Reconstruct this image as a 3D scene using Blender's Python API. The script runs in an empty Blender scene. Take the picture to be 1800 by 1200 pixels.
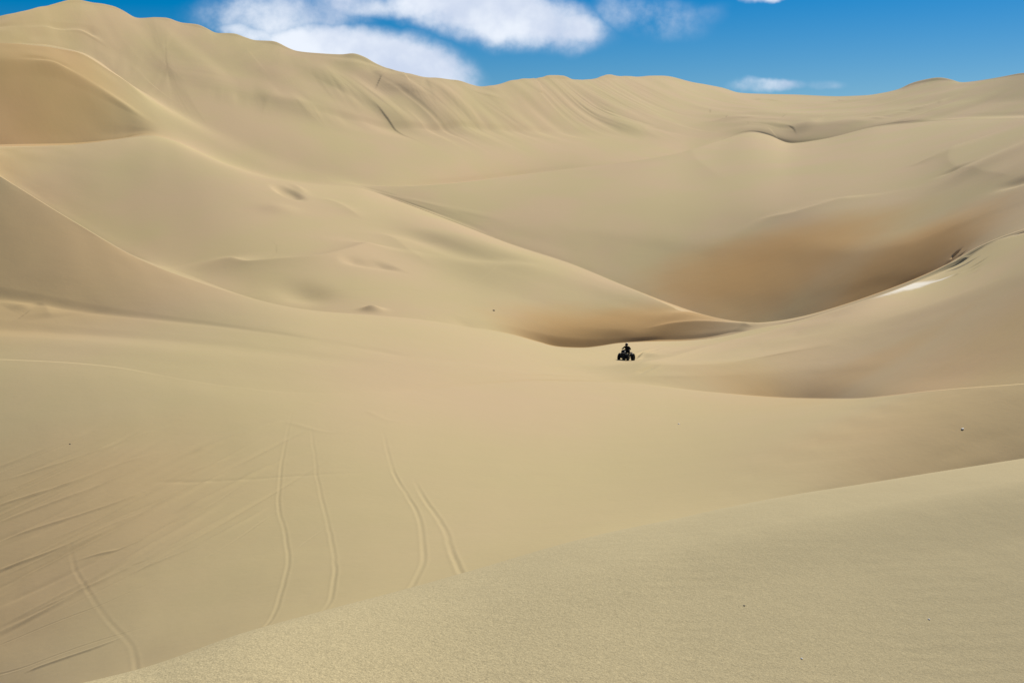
import bpy, bmesh, math, random
import numpy as np
from mathutils import Vector, Matrix
random.seed(7)
rng = np.random.default_rng(11)
S = bpy.context.scene
COL = S.collection
R = math.radians

# ------------------------------------------------------------------ camera
F = 2500.0                       # focal length in photo pixels (photo 1800 wide)
PITCH = math.atan(200 / F)       # camera looks a little down into the basin
CP, SP = math.cos(PITCH), math.sin(PITCH)
cam_d = bpy.data.cameras.new('camera')
cam = bpy.data.objects.new('camera', cam_d); COL.objects.link(cam)
cam_d.sensor_width = 36; cam_d.lens = 36 * F / 1800
cam_d.clip_start = 0.1; cam_d.clip_end = 20000
cam.location = (0, 0, 0)
cam.rotation_euler = (math.pi / 2 - PITCH, 0, 0)
S.camera = cam

def ray(u, v):
    """photo pixel -> (U, t): azimuth as 900+F*tan(az), and height per metre of ground distance"""
    u = np.asarray(u, float); v = np.asarray(v, float)
    x = (u - 900) / F; y = (600 - v) / F
    fwd = CP + y * SP; up = -SP + y * CP
    h = np.sqrt(x * x + fwd * fwd)
    return 900 + F * x / fwd, up / h

# ------------------------------------------------------------------ numeric helpers
def pchip_slopes(X, Y):
    h = np.diff(X, axis=-1); d = np.diff(Y, axis=-1) / h
    w1 = 2 * h[..., 1:] + h[..., :-1]; w2 = h[..., 1:] + 2 * h[..., :-1]
    d0, d1 = d[..., :-1], d[..., 1:]
    ok = (d0 * d1) > 0
    with np.errstate(divide='ignore', invalid='ignore'):
        m = (w1 + w2) / (w1 / d0 + w2 / d1)
    m = np.where(ok, m, 0.0)
    return np.concatenate([d[..., :1], m, d[..., -1:]], axis=-1)

def hermite(x0, x1, y0, y1, m0, m1, s):
    h = x1 - x0
    s2 = s * s; s3 = s2 * s
    return (2*s3-3*s2+1)*y0 + (s3-2*s2+s)*h*m0 + (-2*s3+3*s2)*y1 + (s3-s2)*h*m1

def pchip(xk, yk, x):
    xk = np.asarray(xk, float); yk = np.asarray(yk, float)
    if len(xk) == 1: return np.full_like(x, yk[0])
    m = pchip_slopes(xk, yk) if len(xk) > 2 else np.full(2, (yk[1]-yk[0])/(xk[1]-xk[0]))
    xx = np.clip(x, xk[0], xk[-1])
    i = np.clip(np.searchsorted(xk, xx) - 1, 0, len(xk) - 2)
    s = (xx - xk[i]) / (xk[i+1] - xk[i])
    return hermite(xk[i], xk[i+1], yk[i], yk[i+1], m[i], m[i+1], s)

def gsm(a, sig, axis=0):
    if sig <= 0: return a
    n = int(sig * 3) + 1
    k = np.exp(-0.5 * (np.arange(-n, n+1) / sig) ** 2); k /= k.sum()
    pad = [(0, 0)] * a.ndim; pad[axis] = (n, n)
    p = np.pad(a, pad, mode='edge')
    out = np.zeros_like(a, float)
    for j, w in enumerate(k):
        sl = [slice(None)] * a.ndim; sl[axis] = slice(j, j + a.shape[axis])
        out += w * p[tuple(sl)]
    return out

def vnoise(x, y, seed=0):
    """smooth value noise"""
    t = np.random.default_rng(seed).random((256, 256))
    xi = np.floor(x).astype(int); yi = np.floor(y).astype(int)
    fx = x - xi; fy = y - yi
    fx = fx*fx*fx*(fx*(fx*6-15)+10); fy = fy*fy*fy*(fy*(fy*6-15)+10)
    a = t[xi % 256, yi % 256]; b = t[(xi+1) % 256, yi % 256]
    c = t[xi % 256, (yi+1) % 256]; d = t[(xi+1) % 256, (yi+1) % 256]
    return (a*(1-fx)+b*fx)*(1-fy) + (c*(1-fx)+d*fx)*fy - 0.5

def sstep(a, b, x):
    t = np.clip((x - a) / (b - a), 0, 1); return t*t*(3-2*t)

# ------------------------------------------------------------------ dune profile lines
UC = np.arange(-330, 2131, 1.7)              # azimuth columns of the sheet in front of the camera
def table(d, sm=25):
    k = sorted(d); return gsm(pchip(k, [d[i] for i in k], UC), sm)
def tline(pts, sm=3):
    """line of a dune edge: photo points -> height per metre along the columns"""
    a = np.array(pts, float); U, t = ray(a[:, 0], a[:, 1])
    o = np.argsort(U); return gsm(pchip(U[o], t[o], UC), sm)

L = {}
L['F'] = tline([(-330,1345),(-100,1290),(100,1240),(250,1200),(430,1131),(560,1092),(700,1052),(840,1010),(1000,961),(1100,936),(1200,915),(1260,901),(1400,873),(1500,857),(1650,832),(1800,808),(2130,755)], 8)
L['A'] = tline([(-330,622),(0,632),(110,637),(200,645),(300,663),(400,679),(550,691),(700,688),(850,676),(950,670),(1100,674),(1250,690),(1400,700),(1500,701),(1550,697),(1650,686),(1800,675),(2130,650)], 8)
L['B'] = tline([(-330,566),(0,581),(150,590),(400,610),(620,636),(750,648),(850,655),(950,657),(1100,662),(1250,660),(1400,650),(1550,640),(1800,600),(2130,560)], 8)
L['C'] = tline([(-330,500),(-60,522),(20,530),(60,538),(120,546),(300,565),(400,576),(550,597),(700,625),(850,640),(950,643),(1100,645),(1250,640),(1400,615),(1550,590),(1800,520),(2130,450)], 8)
L['D'] = tline([(-330,130),(-100,250),(0,310),(130,390),(250,458),(380,506),(480,534),(560,547),(650,554),(720,560),(800,571),(900,588),(950,602),(985,611),(1020,612),(1050,609),(1090,603),(1150,600),(1200,599),(1240,596),(1290,587),(1330,578),(1400,565),(1460,548),(1560,515),(1650,480),(1690,462),(1720,441),(1760,421),(1800,411),(2130,330)], 3)
L['K'] = tline([(-330,262),(0,258),(120,255),(200,246),(265,238),(300,246),(350,268),(400,290),(480,314),(540,322),(620,327),(700,353),(800,391),(900,430),(1000,463),(1100,504),(1180,535),(1240,555),(1290,566),(1325,571),(1360,568),(1400,561),(1460,544),(1560,510),(1650,474),(1720,434),(1800,403),(2130,318)], 4)
L['P'] = tline([(-330,125),(0,112),(85,110),(130,128),(180,158),(230,190),(265,213),(300,232),(350,258),(400,281),(480,307),(560,318),(640,330),(700,345),(800,368),(900,388),(1000,402),(1100,412),(1200,424),(1300,430),(1400,435),(1500,438),(1600,425),(1700,385),(1800,350),(2130,270)], 5)
L['W'] = tline([(-330,105),(0,80),(130,92),(200,130),(300,195),(400,248),(480,285),(560,312),(640,326),(700,328),(800,322),(900,310),(1000,297),(1100,285),(1200,269),(1260,249),(1320,234),(1350,239),(1390,253),(1440,247),(1550,222),(1700,210),(1800,207),(2130,190)], 3)
L['Z'] = tline([(-330,85),(0,52),(130,55),(200,95),(300,138),(400,170),(500,193),(600,214),(760,234),(880,237),(1000,236),(1100,238),(1200,228),(1300,206),(1350,209),(1390,213),(1440,211),(1550,201),(1650,192),(1800,183),(2130,170)], 6)
L['S'] = tline([(-330,70),(-150,52),(0,31),(60,20),(100,8),(128,4),(160,9),(200,16),(220,24),(240,33),(290,33),(320,42),(345,44),(365,52),(380,60),(410,60),(432,67),(450,72),(480,73),(505,84),(520,90),(560,94),(600,96),(620,94),(640,100),(660,112),(690,125),(720,134),(750,142),(800,143),(830,150),(850,155),(880,149),(910,142),(940,139),(975,133),(990,135),(1010,142),(1040,141),(1070,132),(1090,136),(1115,136),(1165,134),(1220,146),(1270,155),(1300,164),(1400,167),(1480,170),(1530,168),(1580,158),(1600,148),(1620,142),(1650,137),(1670,140),(1690,146),(1715,143),(1760,136),(1800,129),(2130,105)], 1.2)

kinks = set()
prof_r, prof_z, seg_n = [], [], []           # points of every column, front to back
def put(r, z, n):
    r = np.broadcast_to(np.asarray(r, float), UC.shape).copy(); z = np.broadcast_to(np.asarray(z, float), UC.shape).copy()
    if prof_r: r = np.maximum(r, prof_r[-1] * 1.0008 + 0.002); seg_n.append(n)
    prof_r.append(r); prof_z.append(z)
PATCHES = [
    ('vis', 'A', [0.08, 0.2, 0.33, 0.47, 0.6, 0.72, 0.83, 0.92, 1], [60, 75, 75, 75, 60, 50, 45, 35, 30]),
    ('hide', {-330: 0.0, 1100: 0.0, 1200: 0.15, 1300: 0.5, 1450: 0.9, 1530: 0.6, 1640: 0.1, 1720: 0, 2130: 0}, 0.5),
    ('vis', 'B', [0.3, 0.75, 1], [30, 40, 30]),
    ('vis', 'C', [0.4, 0.85, 1], [30, 36, 24]),
    ('vis', 'D', [0.12, 0.4, 0.7, 0.9, 1], [40, 50, 50, 40, 30]),
    ('hide', {-330: 3, 0: 2.5, 400: 1.5, 560: 1, 700: 0.8, 850: 0.8, 985: 2.2, 1100: 2.4, 1240: 1.2, 1330: 0.3, 1450: 0.3, 1600: 0.5, 1800: 0.8, 2130: 1}, 0.55),
    ('vis', 'K', [0.1, 0.25, 0.45, 0.65, 0.8, 0.88, 0.95, 1], [40, 60, 60, 60, 45, 30, 30, 25]),
    ('hide', {-330: 0.8, 0: 0.5, 180: 0.25, 265: 0, 560: 0, 650: 0.5, 900: 0.9, 1050: 0.7, 1200: 0.4, 1300: 0.15, 1340: 0, 2130: 0}, 0.5),
    ('vis', 'P', [0.12, 0.4, 0.75, 1], [30, 50, 50, 40]),
    ('vis', 'W', [0.12, 0.35, 0.65, 0.88, 1], [30, 50, 60, 50, 30]),
    ('hide', {-330: 0, 0: 0, 560: 0, 680: 0.6, 800: 1.6, 1000: 2.2, 1150: 1.5, 1220: 1.5, 1290: 0.8, 1340: 0.1, 1390: 0, 1450: 0.1, 1600: 0.6, 1750: 1, 2130: 1}, 0.5),
    ('vis', 'Z', [0.12, 0.45, 0.8, 1], [30, 50, 40, 30]),
    ('vis', 'S', [0.12, 0.4, 0.7, 0.9, 1], [40, 70, 60, 50, 30]),
]
DUNE_LOG_RANGE = ('3494 -7 -8 -8 -8 -9 -9 -8 -9 -9 -9 -9 -9 -9 -9 -10 -9 -8 -6 -6 -5 -6 -6 -6 -6 -5 -6 -6 -6 -5 -1 0 0 0 0 0 1 0 0 -1 0 0 0 0 1 5 6 6 5 6 6 5 6 5 6 6 5 6 5 6 5 5 6 5 5 6 5 7 9 8 9 9 8 9 8 8 9 8 8 8 8 8 8 7 8 8 7 8 7 7 7 6 6 6 7 6 6 6 6 6 6 6 6 6 6 5 6 4 3 4 3 2 3 3 3 3 3 3 3 3 3 3 2 3|'
    '3541 -4 -4 -5 -6 -6 -7 -7 -7 -8 -8 -8 -7 -8 -8 -8 -8 -9 -9 -8 -7 -7 -6 -6 -5 -5 -5 -3 -3 -3 -3 -2 -1 0 0 0 -1 0 -1 0 -1 0 1 1 1 1 2 2 3 3 5 4 6 5 6 6 6 7 7 7 7 8 8 8 7 8 7 7 6 6 6 6 6 5 5 5 5 5 5 4 5 4 4 4 5 5 5 6 6 6 6 6 6 6 6 5 6 6 6 6 5 6 6 5 6 6 5 4 4 3 3 3 3 2 3 3 3 3 3 2 3 2 2 2|'
    '3643 -10 -9 -7 -7 -6 -6 -6 -6 -6 -7 -6 -7 -7 -8 -7 -7 -8 -7 -8 -7 -8 -7 -7 -6 -6 -5 -5 -4 -3 -1 -2 -1 -1 0 -1 0 -1 -1 -1 -1 -1 0 -1 1 1 1 2 2 3 3 5 4 6 6 7 7 7 8 8 9 9 9 9 8 8 7 7 6 6 5 4 3 2 2 1 1 1 0 0 0 -1 -1 0 -1 1 1 2 3 4 5 4 5 5 5 5 5 6 5 6 5 6 5 5 6 5 5 4 4 3 3 3 2 3 3 3 2 3 3 2 3 2 2 1|'
    '3739 -5 -7 -7 -8 -8 -7 -7 -7 -6 -6 -7 -6 -7 -6 -7 -7 -6 -7 -7 -6 -7 -7 -6 -7 -6 -6 -5 -5 -4 -4 -2 -2 -2 -1 -1 -1 -1 -1 -1 -1 -1 0 0 1 0 2 2 2 3 4 4 5 5 6 7 8 8 8 9 9 10 9 9 8 9 7 7 6 5 4 3 2 1 -1 -1 -2 -3 -4 -4 -5 -5 -5 -6 -5 -5 -4 -3 -1 -1 1 2 3 3 4 5 4 5 5 4 5 5 6 5 5 5 4 5 3 3 3 3 2 3 2 3 2 3 2 3 2 2 2 1|'
    '3850 -8 -7 -7 -7 -6 -7 -8 -7 -7 -7 -7 -7 -7 -6 -7 -7 -6 -7 -6 -6 -6 -6 -6 -6 -6 -6 -6 -5 -5 -4 -4 -3 -3 -2 -2 -2 -2 -1 -2 0 -1 0 0 1 1 3 2 3 4 4 4 5 6 7 8 8 9 9 9 9 10 9 9 9 8 8 7 7 5 4 2 1 0 -2 -3 -4 -5 -6 -8 -8 -10 -10 -10 -11 -10 -10 -9 -8 -6 -5 -3 -1 0 1 3 3 3 4 4 4 5 4 5 4 5 4 5 3 3 3 2 3 2 2 3 2 3 2 2 2 2 2 1|'
    '3960 -6 -7 -8 -7 -7 -7 -6 -7 -7 -7 -7 -8 -7 -7 -7 -7 -7 -6 -7 -6 -7 -6 -6 -6 -5 -6 -6 -5 -5 -5 -5 -4 -4 -4 -3 -3 -3 -2 -2 -1 -1 -1 1 1 1 3 3 4 4 5 5 7 7 8 8 9 10 10 10 10 10 10 10 9 8 9 7 6 6 4 3 2 0 -2 -4 -5 -6 -8 -10 -11 -12 -13 -15 -15 -16 -15 -16 -14 -13 -12 -9 -8 -5 -3 -2 0 1 2 3 3 3 4 4 4 4 4 4 4 3 2 3 2 2 2 2 2 3 2 2 1 2 2 1|'
    '4077 -7 -7 -7 -6 -7 -8 -7 -7 -7 -7 -7 -7 -7 -7 -7 -7 -7 -7 -7 -7 -7 -6 -7 -6 -7 -6 -6 -7 -6 -6 -5 -6 -5 -5 -4 -4 -4 -4 -3 -2 -1 -1 0 1 2 3 4 4 6 5 7 8 9 9 10 11 10 12 11 11 11 11 11 10 9 8 8 8 6 5 4 3 0 -1 -3 -6 -7 -9 -10 -12 -14 -15 -17 -19 -20 -20 -21 -21 -20 -19 -18 -15 -14 -10 -8 -6 -3 -2 0 1 2 3 3 3 3 4 3 4 3 2 2 3 1 2 2 2 2 2 2 1 2 1 2|'
    '4189 -6 -7 -7 -6 -7 -7 -7 -6 -7 -7 -7 -7 -7 -7 -7 -7 -7 -7 -7 -7 -7 -7 -7 -7 -8 -7 -8 -8 -8 -7 -8 -7 -7 -6 -6 -5 -5 -4 -3 -3 -2 0 0 2 3 3 5 5 6 7 8 9 10 11 12 12 12 13 12 13 12 12 12 11 10 10 8 8 7 7 5 4 1 0 -3 -5 -7 -9 -10 -12 -14 -16 -18 -20 -22 -24 -24 -26 -26 -26 -26 -25 -23 -20 -17 -14 -10 -7 -5 -3 0 0 2 2 2 3 3 3 3 3 2 2 2 1 2 2 1 2 2 1 1 2 1|'
    '4264 -4 -6 -5 -6 -6 -6 -7 -6 -6 -7 -6 -7 -7 -6 -7 -7 -7 -7 -7 -6 -7 -7 -7 -8 -7 -8 -9 -9 -10 -10 -9 -9 -9 -8 -7 -6 -5 -4 -4 -3 -2 -1 1 2 4 4 6 6 7 7 9 10 10 12 12 14 13 14 13 14 13 13 13 12 11 10 9 9 8 7 6 5 2 0 -2 -5 -6 -9 -10 -11 -13 -16 -17 -20 -22 -24 -27 -27 -30 -31 -32 -32 -31 -28 -25 -21 -17 -13 -10 -6 -4 -2 0 1 2 3 2 3 3 3 2 1 2 1 2 1 2 1 2 1 2 1 1|'
    '4295 -4 -4 -5 -5 -6 -6 -5 -6 -6 -7 -6 -6 -7 -6 -7 -7 -6 -7 -7 -6 -7 -6 -7 -7 -8 -8 -9 -10 -11 -10 -11 -10 -9 -9 -7 -7 -6 -5 -4 -4 -2 -1 0 3 3 5 6 6 7 8 9 10 11 12 13 13 14 14 14 14 14 14 13 12 12 10 10 9 9 7 6 5 3 0 -3 -4 -6 -8 -10 -11 -13 -15 -17 -20 -22 -24 -26 -29 -30 -34 -34 -35 -34 -31 -28 -24 -21 -16 -12 -8 -6 -3 0 0 2 2 2 3 3 2 2 2 2 1 2 1 1 2 1 2 1 2 1|'
    '4322 -3 -3 -4 -4 -3 -4 -5 -4 -5 -5 -6 -6 -6 -6 -7 -8 -7 -8 -9 -9 -9 -10 -10 -11 -11 -12 -12 -12 -13 -12 -11 -10 -10 -9 -7 -7 -6 -5 -4 -4 -2 -1 1 2 4 5 6 6 8 8 9 10 11 12 13 13 14 14 15 14 15 15 15 14 15 14 14 13 12 11 9 9 7 6 6 6 7 7 8 9 9 9 9 8 7 3 -2 -5 -11 -15 -19 -23 -24 -27 -28 -28 -28 -27 -26 -27 -27 -26 -27 -25 -25 -24 -22 -21 -20 -18 -16 -15 -14 -12 -10 -8 -8 -5 -5 -2 -2 0 0|'
    '4338 -3 -3 -3 -3 -3 -4 -3 -4 -4 -4 -5 -5 -5 -5 -6 -6 -7 -7 -7 -9 -8 -9 -10 -10 -11 -12 -11 -12 -11 -11 -10 -9 -9 -8 -7 -6 -5 -5 -4 -4 -2 -2 0 1 2 3 3 5 5 6 7 7 9 9 11 11 12 12 13 13 13 14 14 14 14 15 14 13 13 12 10 8 8 6 7 6 7 7 8 9 9 9 8 9 7 4 1 -4 -7 -12 -14 -18 -20 -22 -23 -24 -25 -25 -26 -26 -26 -27 -26 -26 -25 -25 -24 -23 -21 -20 -19 -17 -16 -14 -12 -11 -9 -8 -6 -4 -4 -2 -1|'
    '4374 -4 -4 -4 -3 -4 -3 -3 -4 -3 -3 -3 -4 -3 -4 -4 -5 -5 -5 -5 -6 -7 -7 -7 -8 -9 -9 -9 -10 -9 -10 -9 -8 -8 -7 -7 -6 -5 -5 -5 -4 -3 -3 -3 -2 0 0 0 2 2 3 3 4 5 6 7 7 9 9 10 11 12 12 13 14 14 14 14 13 12 11 10 8 7 7 7 7 7 8 8 9 9 9 9 8 8 6 4 1 -3 -5 -9 -11 -14 -16 -18 -20 -21 -22 -23 -25 -25 -25 -26 -26 -26 -26 -25 -25 -24 -22 -21 -20 -19 -17 -15 -14 -12 -11 -9 -7 -6 -4 -3|'
    '4391 -2 -4 -4 -4 -4 -3 -3 -3 -3 -3 -3 -3 -3 -3 -3 -3 -4 -4 -5 -4 -5 -6 -6 -6 -6 -8 -7 -8 -8 -8 -8 -7 -8 -7 -7 -7 -6 -6 -6 -5 -5 -4 -4 -3 -3 -2 -1 -1 0 1 1 3 3 4 4 6 7 8 9 10 11 12 12 14 13 14 14 13 12 11 9 8 7 7 7 7 8 8 9 8 9 10 9 9 8 7 5 2 -1 -3 -7 -10 -12 -14 -16 -18 -19 -21 -22 -23 -23 -25 -25 -26 -26 -26 -26 -25 -25 -23 -23 -21 -19 -18 -17 -15 -14 -12 -10 -8 -6 -5 -4|'
    '4417 -4 -3 -3 -4 -3 -4 -4 -3 -3 -3 -3 -3 -3 -3 -3 -3 -3 -4 -4 -5 -5 -5 -5 -6 -6 -6 -7 -7 -7 -7 -8 -7 -8 -8 -7 -7 -7 -7 -6 -5 -5 -5 -4 -4 -3 -3 -2 -2 -1 -1 1 1 2 3 4 5 7 8 9 11 11 13 14 14 14 15 14 13 11 9 8 6 6 6 6 6 7 7 8 9 9 9 10 10 8 8 6 5 2 1 -3 -5 -7 -10 -12 -13 -16 -16 -19 -20 -21 -23 -24 -24 -26 -27 -26 -26 -26 -24 -24 -22 -21 -20 -19 -17 -16 -15 -12 -12 -10 -8 -7|'
    '4453 -4 -4 -4 -4 -4 -3 -4 -4 -3 -4 -3 -3 -3 -4 -3 -3 -3 -4 -4 -4 -5 -5 -5 -6 -5 -5 -6 -6 -6 -7 -6 -7 -6 -7 -7 -7 -7 -7 -6 -6 -6 -4 -5 -4 -3 -4 -4 -3 -3 -3 -1 0 0 2 3 5 6 7 10 11 12 13 15 14 16 15 13 13 9 8 6 5 5 4 5 5 6 7 7 8 9 10 10 11 10 9 8 7 5 4 1 0 -3 -5 -7 -8 -10 -12 -13 -15 -16 -19 -20 -22 -24 -25 -26 -27 -26 -26 -25 -24 -23 -22 -21 -20 -18 -17 -16 -15 -13 -12 -11|'
    '4462 -4 -4 -5 -4 -4 -4 -4 -3 -4 -3 -4 -3 -3 -3 -3 -3 -3 -4 -5 -5 -5 -5 -5 -5 -5 -6 -5 -6 -6 -6 -6 -7 -6 -7 -6 -7 -7 -7 -7 -6 -5 -5 -5 -4 -4 -4 -4 -4 -4 -2 -2 -1 0 2 3 4 6 8 9 11 13 13 15 15 15 15 14 12 10 7 6 5 4 4 5 5 6 6 7 8 9 10 11 10 11 9 9 7 5 5 2 -1 -2 -4 -6 -8 -9 -10 -12 -13 -15 -17 -19 -21 -24 -25 -26 -27 -26 -26 -25 -25 -23 -23 -21 -20 -19 -17 -17 -14 -13 -13 -11|'
    '4491 -5 -4 -5 -4 -5 -5 -5 -4 -4 -5 -4 -4 -4 -4 -4 -4 -4 -4 -4 -5 -5 -6 -5 -5 -6 -6 -6 -6 -6 -7 -6 -7 -7 -7 -7 -7 -7 -7 -7 -6 -6 -5 -4 -3 -3 -3 -2 -3 -1 -2 0 0 1 2 4 4 6 8 9 10 11 12 13 15 15 16 16 17 16 14 13 11 8 6 5 3 2 2 3 3 5 5 6 6 6 6 6 6 5 5 3 2 -1 -2 -4 -6 -8 -9 -10 -12 -14 -17 -18 -20 -23 -25 -27 -27 -26 -27 -26 -25 -24 -23 -23 -20 -20 -19 -17 -17 -15 -14 -14|'
    '4570 -6 -7 -7 -7 -7 -7 -7 -7 -7 -7 -6 -6 -7 -6 -6 -6 -6 -6 -6 -5 -6 -6 -6 -6 -6 -6 -7 -7 -7 -7 -7 -7 -7 -8 -7 -7 -7 -7 -6 -6 -5 -3 -3 -1 0 -1 0 0 1 0 1 2 2 4 4 5 7 7 8 9 10 10 11 13 14 18 19 23 23 25 23 21 17 13 7 4 1 -2 -3 -4 -4 -4 -3 -4 -3 -2 0 1 3 4 5 4 3 1 0 -2 -3 -4 -5 -7 -10 -12 -15 -19 -22 -26 -27 -29 -30 -29 -28 -27 -27 -25 -24 -23 -21 -21 -20 -19 -17 -18 -16|'
    '4675 -8 -9 -9 -11 -10 -11 -10 -11 -10 -10 -10 -10 -9 -10 -9 -10 -9 -8 -8 -8 -7 -7 -7 -6 -7 -8 -7 -7 -8 -7 -7 -8 -7 -8 -7 -8 -7 -7 -6 -5 -4 -2 -1 1 3 3 3 4 4 4 4 4 5 5 6 7 8 9 8 9 9 9 9 10 12 14 17 22 25 28 29 28 26 24 21 16 11 7 2 -2 -5 -9 -12 -15 -15 -16 -15 -12 -8 -4 3 8 12 17 20 22 24 20 12 3 -7 -17 -24 -31 -36 -38 -41 -40 -39 -37 -35 -33 -31 -29 -28 -26 -24 -24 -23 -22 -21 -20 -21|'
    '4749 -7 -11 -11 -12 -13 -13 -12 -13 -12 -13 -12 -13 -12 -12 -12 -12 -12 -11 -10 -10 -9 -8 -8 -7 -8 -8 -8 -8 -7 -7 -8 -7 -7 -7 -8 -7 -7 -7 -6 -5 -2 -1 1 3 5 6 6 7 7 7 7 7 8 8 8 10 10 10 10 10 8 8 7 6 7 9 12 16 22 27 30 31 31 30 29 25 22 19 13 9 4 -2 -7 -13 -19 -22 -25 -26 -24 -18 -11 -1 10 18 27 35 39 40 34 25 9 -8 -21 -32 -42 -50 -54 -56 -54 -50 -46 -41 -37 -33 -31 -29 -28 -26 -24 -24 -23 -23 -22|'
    '4771 -9 -13 -13 -12 -13 -13 -13 -14 -13 -13 -12 -13 -13 -14 -12 -13 -12 -11 -11 -11 -9 -9 -8 -8 -8 -8 -8 -8 -8 -7 -7 -7 -7 -7 -8 -7 -7 -7 -6 -5 -2 -1 2 4 5 7 8 8 8 7 8 8 8 9 10 10 11 10 11 9 8 7 5 5 5 7 11 15 21 27 31 32 32 31 30 27 24 20 16 11 7 0 -5 -12 -18 -22 -26 -26 -24 -21 -15 -6 4 16 27 38 39 39 33 30 21 7 -9 -28 -45 -56 -61 -61 -58 -54 -49 -43 -39 -36 -32 -30 -28 -27 -25 -23 -23 -22 -23|'
    '5109 0 -1 0 2 4 6 11 14 19 24 28 33 35 35 33 27 18 11 1 -9 -14 -18 -20 -22 -24 -25 -25 -25 -23 -22 -21 -21 -19 -19 -19 -18 -18 -16 -16 -14 -13 -12 -10 -8 -7 -6 -4 -3 -2 -1 0 0 2 2 3 6 7 9 10 10 10 9 5 4 2 2 1 1 1 1 -1 -2 -4 -4 -6 -6 -6 -6 -4 -5 -4 -4 -4 -4 -3 -3 -3 -2 -1 -1 0 0 1 3 2 4 3 4 4 4 3 2 0 0 -1 -1 -2 -1 -1 -1 -1 0 0 0 1 1 2 2 2 3 3 3 3|'
    '5110 0 -1 0 2 4 7 10 14 19 24 28 33 34 36 33 27 18 11 4 -4 -11 -14 -16 -19 -20 -20 -21 -21 -20 -20 -20 -19 -19 -19 -19 -18 -17 -16 -16 -14 -13 -11 -11 -8 -8 -5 -4 -3 -3 -2 -1 -1 -1 1 1 2 3 4 4 7 6 6 4 3 2 2 1 1 0 0 -2 -3 -4 -4 -5 -6 -6 -6 -5 -5 -5 -4 -5 -4 -3 -3 -2 -2 -1 -1 0 0 2 2 2 4 3 4 3 4 2 2 0 0 -1 -1 -2 -1 -1 -1 -1 0 0 1 1 1 1 2 3 2 3 3 3|'
    '5111 0 -1 0 2 4 7 10 14 19 24 28 33 34 36 32 27 19 12 6 1 -5 -8 -12 -13 -15 -15 -16 -16 -17 -17 -17 -17 -18 -18 -18 -17 -17 -16 -15 -13 -12 -10 -8 -7 -5 -3 -3 -3 -2 -2 -2 -2 -2 -2 -3 -2 -2 -2 -3 -2 -1 0 0 1 0 0 0 -1 -1 -2 -3 -3 -4 -5 -6 -6 -7 -6 -6 -6 -5 -5 -5 -5 -3 -4 -2 -2 -2 -1 0 0 2 2 2 4 3 4 3 4 2 2 0 0 -1 -1 -1 -2 -1 -1 0 0 0 0 1 1 2 2 2 3 2 4 3|'
    '5112 0 -1 0 2 4 7 10 15 19 24 28 32 34 35 33 27 18 14 9 5 1 -1 -4 -6 -8 -8 -9 -10 -11 -12 -13 -15 -16 -17 -17 -16 -15 -14 -12 -11 -9 -7 -5 -3 -2 0 0 0 0 0 -1 -3 -3 -5 -7 -9 -10 -11 -11 -11 -9 -7 -7 -5 -5 -3 -3 -3 -4 -5 -6 -6 -7 -8 -8 -8 -9 -7 -7 -7 -6 -6 -6 -4 -5 -3 -4 -2 -2 -1 -1 1 1 2 2 4 3 4 3 3 3 2 0 0 -1 -1 -1 -1 -1 -1 -1 0 0 1 1 1 1 2 2 3 3 3 3|'
    '5113 0 -1 0 2 4 7 11 14 20 23 29 32 34 34 33 26 19 15 12 8 6 4 2 1 0 0 -1 -2 -4 -5 -8 -10 -13 -15 -15 -14 -13 -11 -9 -7 -5 -3 -1 1 2 3 3 2 0 -1 -5 -7 -10 -12 -14 -15 -17 -18 -17 -15 -14 -12 -11 -8 -7 -7 -6 -6 -8 -9 -10 -11 -12 -12 -12 -11 -11 -9 -8 -8 -8 -6 -7 -5 -5 -4 -4 -3 -2 -2 -1 1 1 2 2 4 3 4 3 3 3 2 0 0 -1 -1 -1 -1 0 -1 0 0 0 1 1 1 1 2 1 3 2 3 4|'
    '5114 0 -1 0 2 4 7 11 15 19 24 28 32 34 34 32 27 20 15 13 10 9 7 6 5 5 5 5 4 3 1 -1 -5 -9 -11 -12 -13 -11 -10 -7 -4 -1 2 4 6 6 7 5 2 -1 -5 -9 -13 -15 -17 -19 -20 -21 -21 -21 -19 -17 -14 -13 -10 -9 -9 -10 -10 -12 -13 -14 -15 -16 -16 -15 -14 -13 -11 -10 -9 -9 -8 -7 -6 -5 -5 -4 -4 -2 -2 0 0 1 2 2 4 3 4 3 3 3 2 0 0 0 -1 -1 -1 0 -1 0 0 1 1 0 2 1 2 1 3 2 2 3|'
    '5115 0 -1 0 2 4 7 11 14 20 24 28 32 34 34 32 27 19 16 14 11 10 8 7 8 7 7 7 7 7 5 1 -2 -6 -8 -10 -11 -9 -8 -5 -2 1 5 9 11 12 12 10 5 1 -6 -10 -14 -17 -19 -21 -22 -24 -23 -23 -22 -19 -18 -15 -14 -14 -13 -15 -15 -16 -17 -18 -18 -19 -18 -17 -16 -14 -13 -11 -11 -9 -9 -7 -6 -6 -5 -4 -3 -3 -2 0 0 1 2 2 4 3 4 3 3 3 2 0 0 0 -1 -1 -1 0 0 0 0 0 1 1 1 1 2 2 2 3 2 3|'
    '5116 0 -1 0 2 4 7 10 15 19 24 28 32 34 34 32 27 20 16 14 12 10 9 9 8 8 9 9 9 10 7 4 -1 -4 -7 -9 -9 -7 -6 -3 -1 4 7 12 14 17 18 16 11 5 -2 -7 -11 -15 -17 -19 -21 -23 -24 -25 -24 -24 -23 -22 -21 -21 -20 -21 -22 -22 -22 -23 -22 -21 -20 -19 -17 -16 -14 -13 -11 -10 -8 -8 -6 -6 -5 -4 -3 -3 -1 -1 0 1 2 3 3 3 4 3 3 3 2 0 0 0 -1 -1 0 -1 0 0 0 1 0 1 1 2 1 2 3 2 3 3|'
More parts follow.
